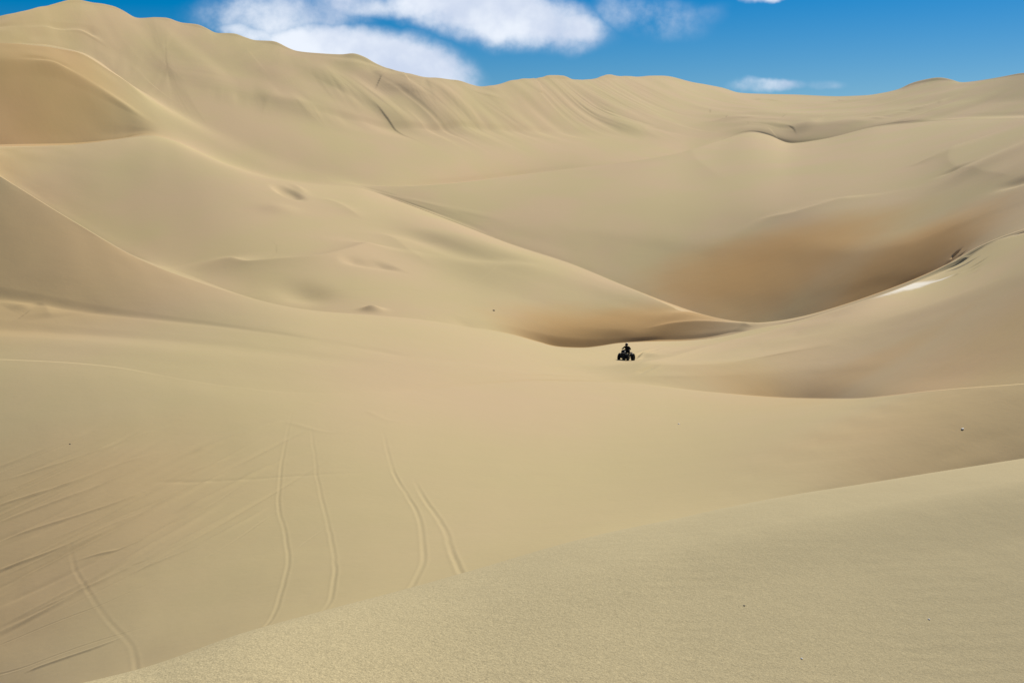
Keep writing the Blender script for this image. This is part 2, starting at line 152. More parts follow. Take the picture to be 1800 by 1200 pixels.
    '5117 0 -1 0 2 4 7 10 15 19 24 28 31 34 34 32 27 20 16 14 12 11 9 9 8 9 9 10 10 10 9 5 -1 -4 -8 -8 -9 -7 -5 -3 1 4 8 12 15 18 20 19 15 8 0 -6 -10 -13 -16 -18 -21 -23 -24 -26 -26 -25 -25 -23 -24 -23 -23 -24 -25 -25 -25 -23 -23 -22 -21 -20 -18 -16 -14 -13 -11 -10 -8 -8 -6 -6 -5 -4 -3 -3 -1 -1 0 1 2 3 3 3 4 3 3 3 1 1 0 0 -1 0 -1 -1 0 0 0 1 1 1 1 1 2 2 2 3 3 2|'
    '5591 -5 -6 -6 -4 -2 -1 0 2 2 4 4 5 6 7 7 8 8 7 8 8 8 7 7 7 6 4 4 2 0 0 0 -2 -3 -3 -3 -3 -4 -2 -2 0 0 1 0 0 -2 -4 -5 -7 -8 -9 -11 -11 -13 -14 -13 -15 -16 -18 -18 -19 -18 -18 -16 -15 -14 -13 -14 -13 -14 -13 -13 -13 -13 -14 -14 -14 -14 -14 -13 -13 -12 -11 -10 -9 -8 -8 -9 -7 -8 -7 -6 -5 -6 -5 -5 -6 -7 -8 -8 -10 -10 -9 -8 -7 -6 -5 -3 -2 -2 -1 -1 -1 0 0 0 1 1 1 2 2 3 3 3|'
    '5592 -5 -6 -5 -4 -2 -1 1 1 3 3 4 6 6 7 7 7 8 8 8 8 8 8 7 7 6 6 4 3 2 0 -1 -4 -4 -5 -5 -3 -3 -2 -2 -1 1 1 0 -1 -2 -3 -5 -7 -8 -9 -11 -11 -10 -12 -13 -15 -16 -17 -18 -19 -17 -17 -16 -15 -14 -13 -13 -13 -13 -12 -13 -12 -13 -13 -13 -14 -13 -14 -13 -12 -12 -11 -11 -9 -10 -9 -9 -8 -8 -8 -7 -7 -6 -6 -6 -7 -7 -7 -8 -8 -9 -9 -8 -7 -5 -5 -3 -3 -2 -2 -1 -1 -1 0 0 0 1 1 1 2 2 3 2|'
    '5595 -6 -5 -4 -3 -1 -1 1 1 3 3 4 5 6 7 7 8 8 8 8 8 8 9 8 7 7 5 5 3 1 -1 -3 -4 -4 -5 -6 -5 -3 -2 -2 -1 1 0 1 -1 -2 -4 -5 -6 -8 -10 -10 -10 -10 -10 -11 -12 -14 -15 -16 -15 -16 -14 -14 -14 -13 -12 -13 -12 -11 -12 -11 -11 -11 -12 -12 -13 -12 -13 -12 -13 -12 -12 -11 -11 -11 -11 -10 -11 -10 -10 -10 -9 -9 -8 -7 -7 -7 -7 -7 -7 -7 -7 -6 -6 -5 -5 -4 -3 -4 -3 -2 -2 -2 0 -1 0 0 1 1 2 2 1 2|'
    '5599 -5 -5 -3 -1 0 0 1 2 2 3 4 4 6 6 7 8 7 8 9 8 9 8 9 7 7 6 5 3 0 -2 -4 -5 -4 -5 -5 -6 -6 -2 -2 -2 1 0 1 -1 -2 -4 -5 -7 -7 -9 -10 -9 -8 -8 -9 -10 -10 -11 -12 -12 -13 -11 -12 -11 -11 -10 -11 -10 -9 -10 -9 -9 -9 -10 -10 -11 -10 -10 -11 -12 -11 -12 -12 -13 -13 -13 -15 -14 -14 -14 -14 -13 -12 -11 -10 -9 -8 -7 -6 -5 -5 -5 -5 -5 -5 -5 -6 -5 -5 -5 -3 -4 -2 -2 -1 -1 0 0 1 1 2 1 1|'
    '5601 -5 -4 -2 -1 1 1 1 2 2 3 4 4 5 6 7 7 7 8 9 9 8 9 8 8 7 6 4 3 1 -3 -5 -4 -5 -5 -5 -5 -5 -5 -2 -2 1 0 0 -1 -2 -4 -5 -6 -8 -8 -9 -9 -8 -7 -8 -7 -9 -10 -10 -10 -10 -9 -10 -10 -9 -10 -9 -8 -9 -8 -8 -8 -9 -9 -10 -9 -9 -9 -10 -10 -11 -12 -12 -14 -14 -15 -16 -16 -17 -16 -16 -15 -13 -13 -11 -11 -9 -7 -5 -5 -4 -6 -5 -5 -5 -6 -6 -6 -6 -5 -4 -4 -3 -3 -1 -1 -1 0 1 1 1 1 1|'
    '5611 -4 -4 -3 -2 -1 0 0 1 1 2 3 4 5 5 7 7 8 8 8 9 9 9 8 8 8 7 5 4 1 -1 -2 -4 -5 -5 -5 -6 -6 -7 -6 0 0 1 0 -1 -3 -4 -5 -7 -8 -9 -7 -7 -6 -6 -5 -6 -7 -7 -8 -9 -8 -8 -8 -8 -8 -8 -7 -8 -8 -8 -8 -9 -8 -9 -8 -8 -8 -9 -9 -9 -11 -12 -13 -14 -15 -15 -15 -15 -14 -14 -13 -12 -12 -11 -10 -10 -8 -8 -7 -7 -9 -9 -9 -9 -9 -8 -8 -8 -7 -7 -6 -6 -4 -4 -2 -2 -1 -1 0 0 0 0 0|'
    '5617 -3 -4 -2 -2 -1 0 0 0 1 2 2 3 4 5 6 7 7 8 9 8 9 9 9 9 8 8 6 4 3 0 -2 -3 -4 -5 -5 -6 -6 -6 -7 -7 0 1 0 -2 -3 -5 -5 -7 -8 -6 -5 -5 -4 -3 -2 -1 -3 -2 -4 -3 -5 -4 -4 -4 -4 -4 -4 -5 -4 -6 -6 -6 -7 -7 -6 -6 -6 -5 -6 -7 -10 -12 -15 -17 -18 -18 -16 -14 -11 -10 -9 -8 -8 -8 -9 -9 -9 -9 -9 -9 -12 -13 -15 -16 -16 -16 -15 -14 -13 -11 -11 -8 -8 -7 -5 -4 -3 -3 -2 -1 -1 -1 -1|'
    '5626 -3 -2 -2 -1 -1 0 0 0 1 1 2 2 2 4 4 6 7 8 8 9 9 9 10 9 9 8 7 5 4 1 0 -2 -4 -4 -5 -6 -6 -6 -7 -6 -6 -4 0 -3 -4 -4 -5 -7 -4 -3 -4 -2 -1 1 3 4 4 5 5 5 4 3 3 2 2 2 1 1 2 1 2 2 3 4 6 8 10 10 9 6 0 -8 -16 -23 -26 -24 -21 -15 -10 -7 -4 -4 -5 -8 -11 -13 -15 -17 -17 -19 -21 -22 -26 -27 -29 -29 -30 -28 -26 -24 -20 -18 -15 -14 -11 -9 -7 -6 -5 -4 -3 -3 -3|'
    '5634 -3 -2 -1 -1 0 0 0 1 0 1 1 2 1 2 4 4 6 8 8 9 9 10 10 10 9 9 7 5 4 2 1 -2 -3 -4 -4 -6 -6 -6 -7 -6 -5 -5 -6 -4 -4 -4 -5 -4 -2 -3 -1 0 2 5 6 9 9 12 13 14 14 14 12 12 11 9 8 7 6 6 7 8 10 14 18 23 26 30 30 28 22 14 3 -6 -13 -14 -12 -8 -5 -1 -1 -1 -5 -10 -16 -21 -26 -29 -34 -37 -40 -43 -46 -49 -50 -51 -52 -49 -46 -41 -38 -32 -28 -24 -20 -17 -13 -11 -9 -8 -6 -5 -5|'
    '5635 -2 -2 -1 0 -1 0 1 0 1 1 1 1 2 1 3 4 6 8 8 9 9 10 10 11 9 8 7 6 4 2 0 -1 -3 -3 -5 -5 -6 -7 -7 -6 -5 -5 -4 -5 -4 -5 -4 -4 -3 -3 -1 1 3 5 8 10 11 13 15 16 17 16 16 15 14 13 12 10 9 7 8 8 10 12 16 20 26 30 34 34 33 27 18 10 4 1 1 1 1 2 1 -1 -5 -10 -15 -20 -27 -32 -38 -45 -50 -55 -59 -63 -64 -64 -61 -58 -53 -48 -44 -38 -33 -28 -23 -20 -16 -13 -11 -8 -7 -6 -6|'
    '5660 0 2 3 3 4 4 4 5 5 5 6 6 7 7 8 10 10 11 13 12 13 12 11 9 6 2 -2 -5 -9 -10 -12 -12 -11 -11 -10 -10 -9 -8 -8 -7 -5 -6 -4 -4 -3 -1 0 2 5 7 11 13 16 17 18 19 19 20 20 20 19 19 17 14 13 9 8 7 8 11 13 18 22 25 29 31 32 31 28 24 18 10 1 -6 -12 -13 -11 -9 -8 -6 -6 -6 -8 -11 -14 -17 -20 -23 -26 -26 -27 -27 -26 -26 -25 -25 -25 -23 -24 -22 -21 -21 -20 -19 -19 -18 -19 -18 -18 -18 -18 -18 -18|'
    '5666 1 1 2 3 3 4 3 5 4 5 6 5 7 7 8 9 11 11 12 13 13 12 11 10 6 3 -2 -4 -7 -10 -10 -11 -10 -11 -9 -10 -8 -8 -7 -7 -5 -4 -4 -3 -2 -1 0 2 5 7 9 12 14 15 17 19 18 20 20 20 19 18 17 16 13 12 10 10 12 13 16 18 22 24 27 29 29 28 25 20 14 8 1 -6 -10 -11 -11 -9 -7 -6 -6 -7 -9 -12 -14 -17 -18 -18 -19 -21 -22 -24 -24 -24 -26 -25 -27 -26 -25 -25 -24 -23 -23 -21 -21 -21 -20 -20 -19 -19 -19 -19 -19|'
    '5672 0 2 2 2 3 4 3 4 5 5 5 5 6 7 8 9 10 11 12 14 13 12 12 11 7 3 1 -2 -4 -6 -7 -7 -8 -7 -7 -7 -7 -6 -5 -5 -3 -3 -3 -1 0 1 1 4 4 6 8 9 11 12 14 15 17 19 18 19 19 19 17 17 16 15 14 14 14 14 16 17 20 23 24 26 27 26 22 17 11 3 -3 -8 -9 -7 -8 -9 -8 -7 -6 -6 -8 -9 -11 -13 -16 -19 -21 -22 -23 -25 -25 -26 -26 -27 -28 -26 -27 -25 -25 -24 -23 -23 -21 -22 -20 -21 -20 -19 -20 -19 -19|'
    '5678 0 2 2 3 3 3 4 4 4 4 5 5 6 6 7 9 9 12 12 13 14 13 12 12 8 5 2 1 -1 -2 -3 -3 -3 -4 -3 -3 -3 -2 -1 -1 0 0 1 1 2 3 4 5 6 6 7 8 10 12 13 14 15 16 17 17 18 18 18 18 18 17 15 15 13 13 13 15 17 19 21 22 23 24 20 15 7 0 -7 -10 -9 -5 -4 -3 -3 -4 -5 -6 -8 -10 -13 -15 -17 -20 -21 -23 -25 -25 -27 -28 -28 -29 -28 -28 -28 -26 -26 -25 -24 -24 -23 -22 -22 -21 -21 -20 -20 -20 -20|'
    '5680 1 1 3 3 3 3 3 4 4 4 5 5 5 7 7 8 10 11 12 13 14 14 12 12 8 5 3 2 0 0 -1 -2 -2 -2 -2 -2 -1 0 0 1 1 2 3 2 4 5 5 6 7 7 8 9 10 12 12 14 14 14 16 16 17 18 19 19 18 17 16 14 13 12 11 13 15 17 19 20 22 23 20 15 6 -2 -8 -11 -9 -6 -3 -3 -1 -3 -3 -6 -8 -10 -13 -15 -18 -20 -21 -24 -25 -26 -27 -29 -29 -29 -29 -28 -28 -27 -27 -25 -25 -24 -23 -23 -22 -21 -21 -21 -20 -20 -20|'
    '5689 1 1 1 2 3 2 3 3 3 4 4 5 5 6 7 8 9 11 13 13 14 14 13 11 9 6 6 3 3 1 0 -1 0 -1 -1 -1 -1 -1 0 0 1 1 2 3 3 5 5 5 6 7 8 8 10 11 12 14 14 15 16 17 18 19 19 20 20 19 18 16 16 15 16 16 16 18 19 20 20 20 18 13 6 -1 -5 -8 -8 -8 -6 -5 -4 -5 -4 -6 -8 -10 -12 -14 -17 -19 -21 -23 -26 -28 -29 -29 -30 -30 -30 -29 -28 -28 -27 -26 -25 -24 -24 -23 -22 -22 -22 -21 -20 -21 -20|'
    '5692 1 1 2 2 2 3 2 3 4 3 4 5 5 5 7 8 9 11 13 13 15 14 14 12 10 9 8 6 5 5 3 3 2 2 1 2 1 1 1 1 1 1 2 3 3 4 4 5 4 5 5 7 7 9 12 13 14 16 17 17 19 20 21 22 21 22 21 20 20 20 21 21 21 23 23 23 23 22 21 19 16 11 7 4 1 -3 -5 -9 -10 -14 -16 -17 -19 -20 -20 -20 -21 -22 -24 -28 -30 -31 -33 -32 -32 -31 -31 -30 -29 -29 -27 -27 -26 -25 -24 -24 -23 -22 -22 -22 -21 -21 -20|'
    '5696 1 1 2 2 2 3 2 3 4 3 4 5 4 6 6 7 10 10 13 14 15 16 14 14 12 11 10 9 8 7 7 6 6 5 4 3 4 3 3 3 2 2 1 2 4 4 5 4 3 2 2 4 5 6 10 12 14 17 17 18 20 22 23 23 25 25 25 25 26 27 27 29 30 29 30 29 29 28 26 24 22 19 16 12 9 4 0 -6 -11 -17 -21 -27 -29 -32 -32 -31 -30 -30 -32 -34 -38 -38 -38 -37 -35 -34 -32 -32 -31 -29 -29 -27 -27 -26 -26 -24 -24 -23 -23 -22 -21 -22 -21|'
    '5698 1 2 1 2 3 2 3 3 3 4 4 4 5 5 6 7 9 11 13 14 16 16 16 15 14 12 11 10 8 9 10 9 7 8 5 4 5 6 3 5 5 2 1 2 5 5 6 6 2 -1 -1 1 2 5 9 12 14 15 17 19 23 25 25 25 25 27 27 29 31 33 34 36 37 36 35 35 33 32 29 27 25 22 19 16 11 8 3 -4 -9 -15 -20 -26 -29 -34 -36 -39 -41 -42 -44 -46 -47 -45 -42 -40 -38 -36 -34 -34 -32 -31 -30 -29 -27 -27 -26 -25 -25 -24 -23 -22 -22 -22 -21|'
    '5699 1 1 2 2 2 3 3 3 3 3 4 5 4 5 6 8 9 11 13 14 16 16 17 15 14 13 11 9 8 10 11 10 8 7 5 4 6 6 4 6 4 1 1 4 5 7 7 6 1 -3 -2 -1 2 5 9 13 13 14 17 20 24 26 26 27 26 25 26 30 33 36 36 38 39 38 38 35 33 31 29 26 24 21 19 16 12 8 2 -3 -9 -15 -20 -24 -29 -31 -34 -36 -40 -44 -50 -52 -51 -47 -43 -40 -38 -36 -35 -35 -33 -31 -30 -29 -28 -27 -27 -25 -25 -23 -24 -22 -22 -22 -21')
X = np.stack([np.concatenate([[int(q.split()[0])], int(q.split()[0]) + np.cumsum([int(c) for c in q.split()[1:]])]) for q in DUNE_LOG_RANGE.split('|')]) / 1000.0
UK = np.arange(-330, 2131, 20.0)
X = np.stack([gsm(np.interp(UC, UK, row), 8) for row in X])      # log range of every dune line

# foreground dune
rF = 0.64 * table({-330:5.6, 250:6.6, 900:9.0, 1200:10.2, 1800:12.5, 2130:14})
zF = L['F'] * rF; zb = table({-330:-1.9, 250:-1.95, 900:-2.3, 1400:-2.7, 1800:-3.1, 2130:-3.1})
put(0.5, zb, 1); put(1.4, zb + .01, 10)
for f, n in ((.4, 50), (.6, 60), (.74, 60), (.84, 60)):
    put(rF*f, zb + (zF - zb)*(f/.93), n)
put(rF*.93, zF - .012, 60); put(rF, zF, 50)
rf = np.exp(X[0])
put(rF + 0.9, zF - 0.28, 16)
t_now = L['F'] + 0.0006
put(rF + (rf-rF)*.45, t_now*rf + .35, 24); put(rF + (rf-rF)*.88, t_now*rf - .03, 20); put(rf, t_now * rf, 10); kinks.add(len(prof_r) - 1)
# visible dune slopes from line to line, with hidden hollows between
k = 0
for patch in PATCHES:
    k += 1
    if patch[0] == 'hide':
        _, depth, mid = patch
        r0 = prof_r[-1]; r1 = np.maximum(np.exp(X[k]), r0 * 1.002); rm = r0 + (r1 - r0) * mid
        kinks.add(len(prof_r) - 1); kinks.add(len(prof_r) + 1)
        put(rm, t_now * rm - np.minimum(table(depth), .12*(r1 - r0)), 14); t_now = t_now + np.minimum(0.0004, .08*(r1/r0 - 1)); put(r1, t_now * r1, 16)
    else:
        _, key, fracs, counts = patch
        ta = t_now; tb = np.maximum(L[key], ta + 0.0002); sm = {'Z': 6, 'P': 12, 'W': 18}.get(key, 30)
        tas = gsm(ta, sm); tbs = np.maximum(gsm(L[key], sm), ta + 0.0002)
        k -= 1
        for f, n in zip(fracs, counts):
            k += 1
            t_now = np.maximum(ta + ((tbs - tas) * f + (tas - ta) * min(1, f / .12)) * (1 - f**6) + (tb - ta) * f**6, t_now + 0.00005)
            put(np.exp(X[k]), t_now * np.exp(X[k]), n)
rS, zS = prof_r[-1], prof_z[-1]
put(rS*1.02+3, zS - 1.2, 10); put(rS*1.25, zS*0.75 - 8, 14); put(rS*1.8, zS*0.3 - 12, 10); put(np.full_like(UC, 1800), -20, 10); put(np.full_like(UC, 9000), -20, 6)

PR = np.stack(prof_r, -1); PZ = np.stack(prof_z, -1)
for k in range(1, PR.shape[1]): PR[:, k] = np.maximum(PR[:, k], PR[:, k-1]*1.0005)
M = pchip_slopes(PR, PZ); SEC = np.diff(PZ, axis=1)/np.diff(PR, axis=1)
rows_r, rows_z, row_seg = [], [], []
for k, n in enumerate(seg_n):
    for j in range(n):
        s = j / n
        x0, x1 = PR[:, k], PR[:, k+1]
        rr = x0 * (x1 / x0) ** s
        ss = (rr - x0) / (x1 - x0)
        rows_r.append(rr); rows_z.append(hermite(x0, x1, PZ[:, k], PZ[:, k+1], (SEC[:, k] if k in kinks else M[:, k]), (SEC[:, k] if k+1 in kinks else M[:, k+1]), ss)); row_seg.append(k)
rows_r.append(PR[:, -1]); rows_z.append(PZ[:, -1])
GR = np.stack(rows_r, -1); GZ = np.stack(rows_z, -1)        # (columns, rows)
# soften steps from line to line across columns a little, keep crests crisp
GR = gsm(GR, 2.0, 0); GZ = gsm(GZ, 2.0, 0)
AZ = np.arctan((UC - 900) / F)
for i in range(len(UC)):
    wgt = float(sstep(225, 290, UC[i]) * (1 - sstep(600, 680, UC[i])))
    if wgt <= 0: continue
    rr = GR[i]; lo, hi = 150.0, float(np.exp(X[-10, i]))
    g = np.arange(100.0, hi + 60, .5); zz = np.interp(g, rr, GZ[i]); zs = gsm(zz, 9)
    m = (rr > lo) & (rr < hi + 20)
    ww = wgt * sstep(lo, lo + 25, rr[m]) * (1 - sstep(hi, hi + 20, rr[m]))
    GZ[i, m] = GZ[i, m]*(1 - ww) + np.interp(rr[m], g, zs)*ww
GX = np.sin(AZ)[:, None] * GR; GY = np.cos(AZ)[:, None] * GR
print('terrain grid', GR.shape)

def pix(u, v, rmin=0.0):
    """photo point -> place on the sand (first hit beyond rmin)"""
    U, t = ray(u, v)
    i = int(np.clip(np.searchsorted(UC, U), 0, len(UC)-1))
    tt = GZ[i] / GR[i]
    ok = (tt >= t) & (GR[i] > rmin)
    if not ok.any(): j = len(tt) - 1
    else: j = int(np.argmax(ok))
    j = max(j, 1)
    t0, t1 = tt[j-1], tt[j]
    f = np.clip((t - t0) / (t1 - t0 + 1e-12), 0, 1)
    r = GR[i, j-1] + (GR[i, j] - GR[i, j-1]) * f
    a = math.atan((float(U) - 900) / F)
    return (math.sin(a)*r, math.cos(a)*r)
def ground(x, y):
    """height of the sand at a place"""
    U = 900 + F * x / y; r = math.hypot(x, y)
    fi = (U - UC[0]) / 1.7; i = int(fi); f = fi - i
    return np.interp(r, GR[i], GZ[i]) * (1-f) + np.interp(r, GR[i+1], GZ[i+1]) * f

def feature(pts, prof, reach, taper=(0.15, 0.15), rmin=0.0, wob=0.0, seed=1, world=None, wig=0.0):
    """raise or dig the sand along a path; prof(distance signed, path share) -> height"""
    P = np.array(world if world is not None else [pix(u, v, rmin) for u, v in pts])
    # resample smoothly
    k = np.arange(len(P)); kk = np.linspace(0, len(P)-1, max(2, (len(P)-1)*8+1))
    P = np.stack([pchip(k, P[:, 0], kk), pchip(k, P[:, 1], kk)], -1) if len(P) > 2 else P
    seglen = np.hypot(*np.diff(P, axis=0).T); cum = np.concatenate([[0], np.cumsum(seglen)]); tot = cum[-1]
    m = (GX > P[:, 0].min()-reach) & (GX < P[:, 0].max()+reach) & (GY > P[:, 1].min()-reach) & (GY < P[:, 1].max()+reach)
    x = GX[m]; y = GY[m]
    best = np.full(x.shape, 1e9); sgn = np.zeros_like(x); par = np.zeros_like(x)
    for a in range(len(P)-1):
        d = P[a+1] - P[a]; l2 = d @ d + 1e-12
        t = np.clip(((x-P[a, 0])*d[0] + (y-P[a, 1])*d[1]) / l2, 0, 1)
        ex = x - (P[a, 0] + t*d[0]); ey = y - (P[a, 1] + t*d[1])
        dd = np.hypot(ex, ey); b = dd < best
        best[b] = dd[b]; sgn[b] = np.sign(d[0]*ey - d[1]*ex)[b]; par[b] = ((cum[a] + t*seglen[a]) / tot)[b]
    amp = 1.0
    if taper[0] > 0: amp = amp * sstep(0, taper[0], par)
    if taper[1] > 0: amp = amp * sstep(0, taper[1], 1-par)
    if wob: amp = amp * (1 + wob * 2 * vnoise(par*tot*.5 + seed*17.3, np.full_like(par, seed*3.1), seed))
    off_ = wig * 2 * (vnoise(par*tot*.35 + seed*5.1, np.full_like(par, seed*1.7), seed+3) + .35*vnoise(par*tot*1.6 + seed*2.1, np.full_like(par, seed*2.7), seed+4)) if wig else 0.0
    dlt = prof(best * sgn + off_, par) * amp * (best < reach)
    GZ[m] += dlt

def rut(d, w): return lambda x, p: -d*np.exp(-(x/w)**2) + 0.45*d*np.exp(-((np.abs(x)-1.9*w)/(0.8*w))**2)
FEAT = True
# tyre tracks down the near slope
rt_ = random.Random(5)
for (pts, d, w, tp) in [
    ([(520,700),(505,760),(492,830),(488,890),(498,930),(503,990),(496,1040),(478,1085),(440,1127)], .026, .070, (.45,.05)),
    ([(540,715),(549,780),(558,840),(573,900),(584,950),(588,1010),(577,1060),(548,1098)], .022, .070, (.45,.1)),
    ([(670,740),(690,820),(712,870),(735,910),(745,950),(742,990),(728,1025),(704,1050)], .030, .085, (.4,.05)),
    ([(725,830),(750,880),(775,925),(795,965),(812,1005),(822,1021)], .034, .095, (.35,.02)),
    ([(118,940),(135,1000),(160,1050),(205,1105),(232,1140),(247,1195)], .015, .085, (.3,.0)),
    ([(-60,1155),(0,1132),(80,1098),(160,1068),(250,1030),(350,985),(420,945),(480,905),(560,870)], .030, .07, (.0,.35)),
    ([(-60,1200),(60,1165),(160,1130),(240,1105),(330,1070)], .030, .07, (.0,.5)),
    ([(140,990),(210,965),(280,930),(350,900),(430,850),(520,800)], .032, .07, (.2,.5)),
    ([(170,1015),(240,990),(320,955),(400,915),(470,880)], .035, .07, (.2,.4)),
    ([(505,880),(540,868),(580,862)], .02, .06, (.3,.3)), ([(520,965),(550,945),(580,925)], .02, .06, (.3,.3)),
    ]:
    pts = [(u + rt_.uniform(-2.5, 2.5), v) for u, v in pts]
    feature(pts, rut(d*.25, w*.54), 0.5, tp, wob=.4, wig=.03, seed=len(pts)+int(d*1000), rmin=15)
for i, (pts, h, wd) in enumerate([
    ([(-30,855),(100,815),(220,775),(330,735)], .028, .11), ([(-30,930),(150,862),(300,800),(420,755)], .034, .12), ([(-30,962),(200,885),(330,830),(470,790)], .030, .10),
    ([(120,988),(200,966),(240,952),(330,905),(450,858)], .028, .07), ([(220,1012),(330,965),(420,920),(480,885)], .030, .08), ([(260,848),(350,846),(440,842),(520,836),(680,830)], -.014, .14),
    ([(-30,1012),(100,965),(200,920),(300,885)], .035, .11), ([(-30,898),(120,850),(210,815),(300,790)], .034, .12), ([(40,1182),(160,1140),(250,1105)], .024, .06),
    ([(300,905),(390,860),(470,820),(560,790)], .035, .12), ([(330,800),(430,760),(520,735)], .035, .14), ([(640,720),(690,740),(760,735)], .010, .18), ([(500,740),(580,760),(640,745)], .010, .16)]):
    feature(pts, lambda x, p, h=h, wd=wd: h*np.exp(-(x/wd)**2), 1.0, (.15,.4), wob=.2, wig=.03, seed=i+90, rmin=15)
# wind lines sweeping up from the left
rn = random.Random(3)
for i in range(46):
    y0 = 735 + i*9.5 + rn.uniform(-6, 6); x0 = -90 + rn.uniform(-40, 260)*rn.random(); ln = rn.uniform(260, 600)
    k = .33 + .07*rn.random() + i*.003
    pts = [(x0 + ln*f, y0 - k*ln*f - 25*f*f) for f in np.linspace(0, 1, 5)]
    h = rn.uniform(.012, .036)*(1 if rn.random() < .6 else -1); wd = rn.uniform(.06, .20)
    pts = [p for p in pts if p[1] > 722]
    if len(pts) < 3: continue
    feature(pts, lambda x, p, h=h, wd=wd: h*np.exp(-(x/wd)**2), 1.0, (.2,.5), wob=.12, wig=.02, seed=i+40, rmin=15)
def ridge(h, w1, w2=None):
    """crest with its own slope on either side of the path"""
    w2 = w2 or w1
    return lambda x, p: h*np.where(x > 0, np.exp(-np.sqrt(x*x+.01*w1*w1)/w1), np.exp(-np.sqrt(x*x+.01*w2*w2)/w2))
feature([(1050,662),(1110,654),(1180,633),(1240,615),(1300,599),(1365,578)], ridge(.30, 2.2, 1.2), 9, (.2,.2), rmin=60)   # low shoulder of the right dune
feature([(930,656),(1000,648),(1060,642),(1130,628),(1240,603)], ridge(-.10, 1.2), 5, (.2,.2), rmin=60)
feature([(1111,631),(1122,626),(1136,619),(1165,611)], rut(.13, .17), 1.2, (.0,.5), rmin=80)              # rut behind the quad bike
feature([(1118,657),(1136,650),(1160,640)], rut(.05, .15), 1.0, (.3,.4), rmin=70)
feature([(375,452),(405,463),(440,469),(500,464),(560,459),(605,449),(665,430)], ridge(.85, 2.2, 4.5), 18, (.15,.15), rmin=140)
feature([(655,405),(690,420),(735,452),(775,474)], ridge(.30, 3.0), 12, (.2,.4), rmin=140)
feature([(1120,578),(1180,573),(1240,570),(1325,573)], ridge(.40, 1.0, 2.2), 8, (.3,.1), rmin=128)
feature([(1320,388),(1400,376),(1450,361),(1505,343)], ridge(.5, 3.0, 5.0), 22, (.3,.2), rmin=140)
feature([(90,560),(70,535),(14,545)], ridge(.12, 1.0), 5, (.2,.2), rmin=30)
def lump_at(u, v, h, ra, rb, rot=0, rmin=0, power=1.0):
    c = pix(u, v, rmin); ca, sa = math.cos(rot), math.sin(rot)
    dx = GX - c[0]; dy = GY - c[1]
    p = (dx*ca + dy*sa)/ra; q = (-dx*sa + dy*ca)/rb
    m = (p*p + q*q) < 12
    GZ[m] += h*np.exp(-((p*p+q*q)[m])**power)
lump_at(506, 338, -.75, 1.9, 5.5, .35, 140, 1.8); lump_at(527, 333, .22, 1.0, 4.5, .3, 140)      # wind scoop near the ridge end
lump_at(492, 368, .35, 2.5, 4, 0, 140)
lump_at(655, 545, .50, 1.0, 1.2, 0, 140)              # small heap behind the crest
lump_at(535, 515, -.6, 2.5, 6, .4, 130)
feature([(700,398),(770,422),(850,444),(940,470)], lambda x, p: -.75*np.exp(-(x/3.6)**2), 12, (.3,.3), rmin=140)
feature([(560,345),(600,362),(640,388)], ridge(.30, 1.6, 3.0), 12, (.3,.4), rmin=140)
feature([(590,452),(640,462),(700,470)], lambda x, p: -.4*np.exp(-(x/2.4)**2), 9, (.3,.3), rmin=140)
feature([(1100,515),(1190,540),(1260,556)], lambda x, p: -.35*np.exp(-(x/2.4)**2), 9, (.3,.3), rmin=130)
lump_at(1140, 627, .26, 1.1, 1.6, 0, 60)
lump_at(820, 573, -.12, 1.2, 2.0, 0, 100)
# slumped slip face under the right crest
rs_ = random.Random(8)
for q in range(14):
    lump_at(1668 + rs_.uniform(0, 52), 470 - rs_.uniform(-12, 26), rs_.uniform(-.34, .26), rs_.uniform(.18, .5), rs_.uniform(.3, 1.2), rs_.uniform(-.6, .6), 60)
def scarp(h, width, run):
    return lambda x, p: h*sstep(-width, 0, x)*np.exp(-np.maximum(x, 0)/run)
feature([(1682,256),(1668,272),(1668,283),(1684,296),(1730,305),(1795,313)], ridge(.40, 5.0, 2.2), 26, (.15,.15), rmin=150)
lump_at(1678, 297, -.30, 1.2, 2.5, .5, 150); lump_at(1793, 318, -.45, 1.3, 3.5, .2, 150); lump_at(1740, 283, .5, 6, 6, 0, 150)
feature([(1325,176),(1350,177),(1385,179)], ridge(1.0, 2.0), 12, (.3,.3), rmin=300)
feature([(1200,262),(1225,282),(1300,330)], ridge(.35, 5.0), 25, (.2,.4), rmin=160)
feature([(1590,296),(1640,277),(1682,256)], ridge(.35, 1.2, 4.0), 20, (.3,.1), rmin=150)
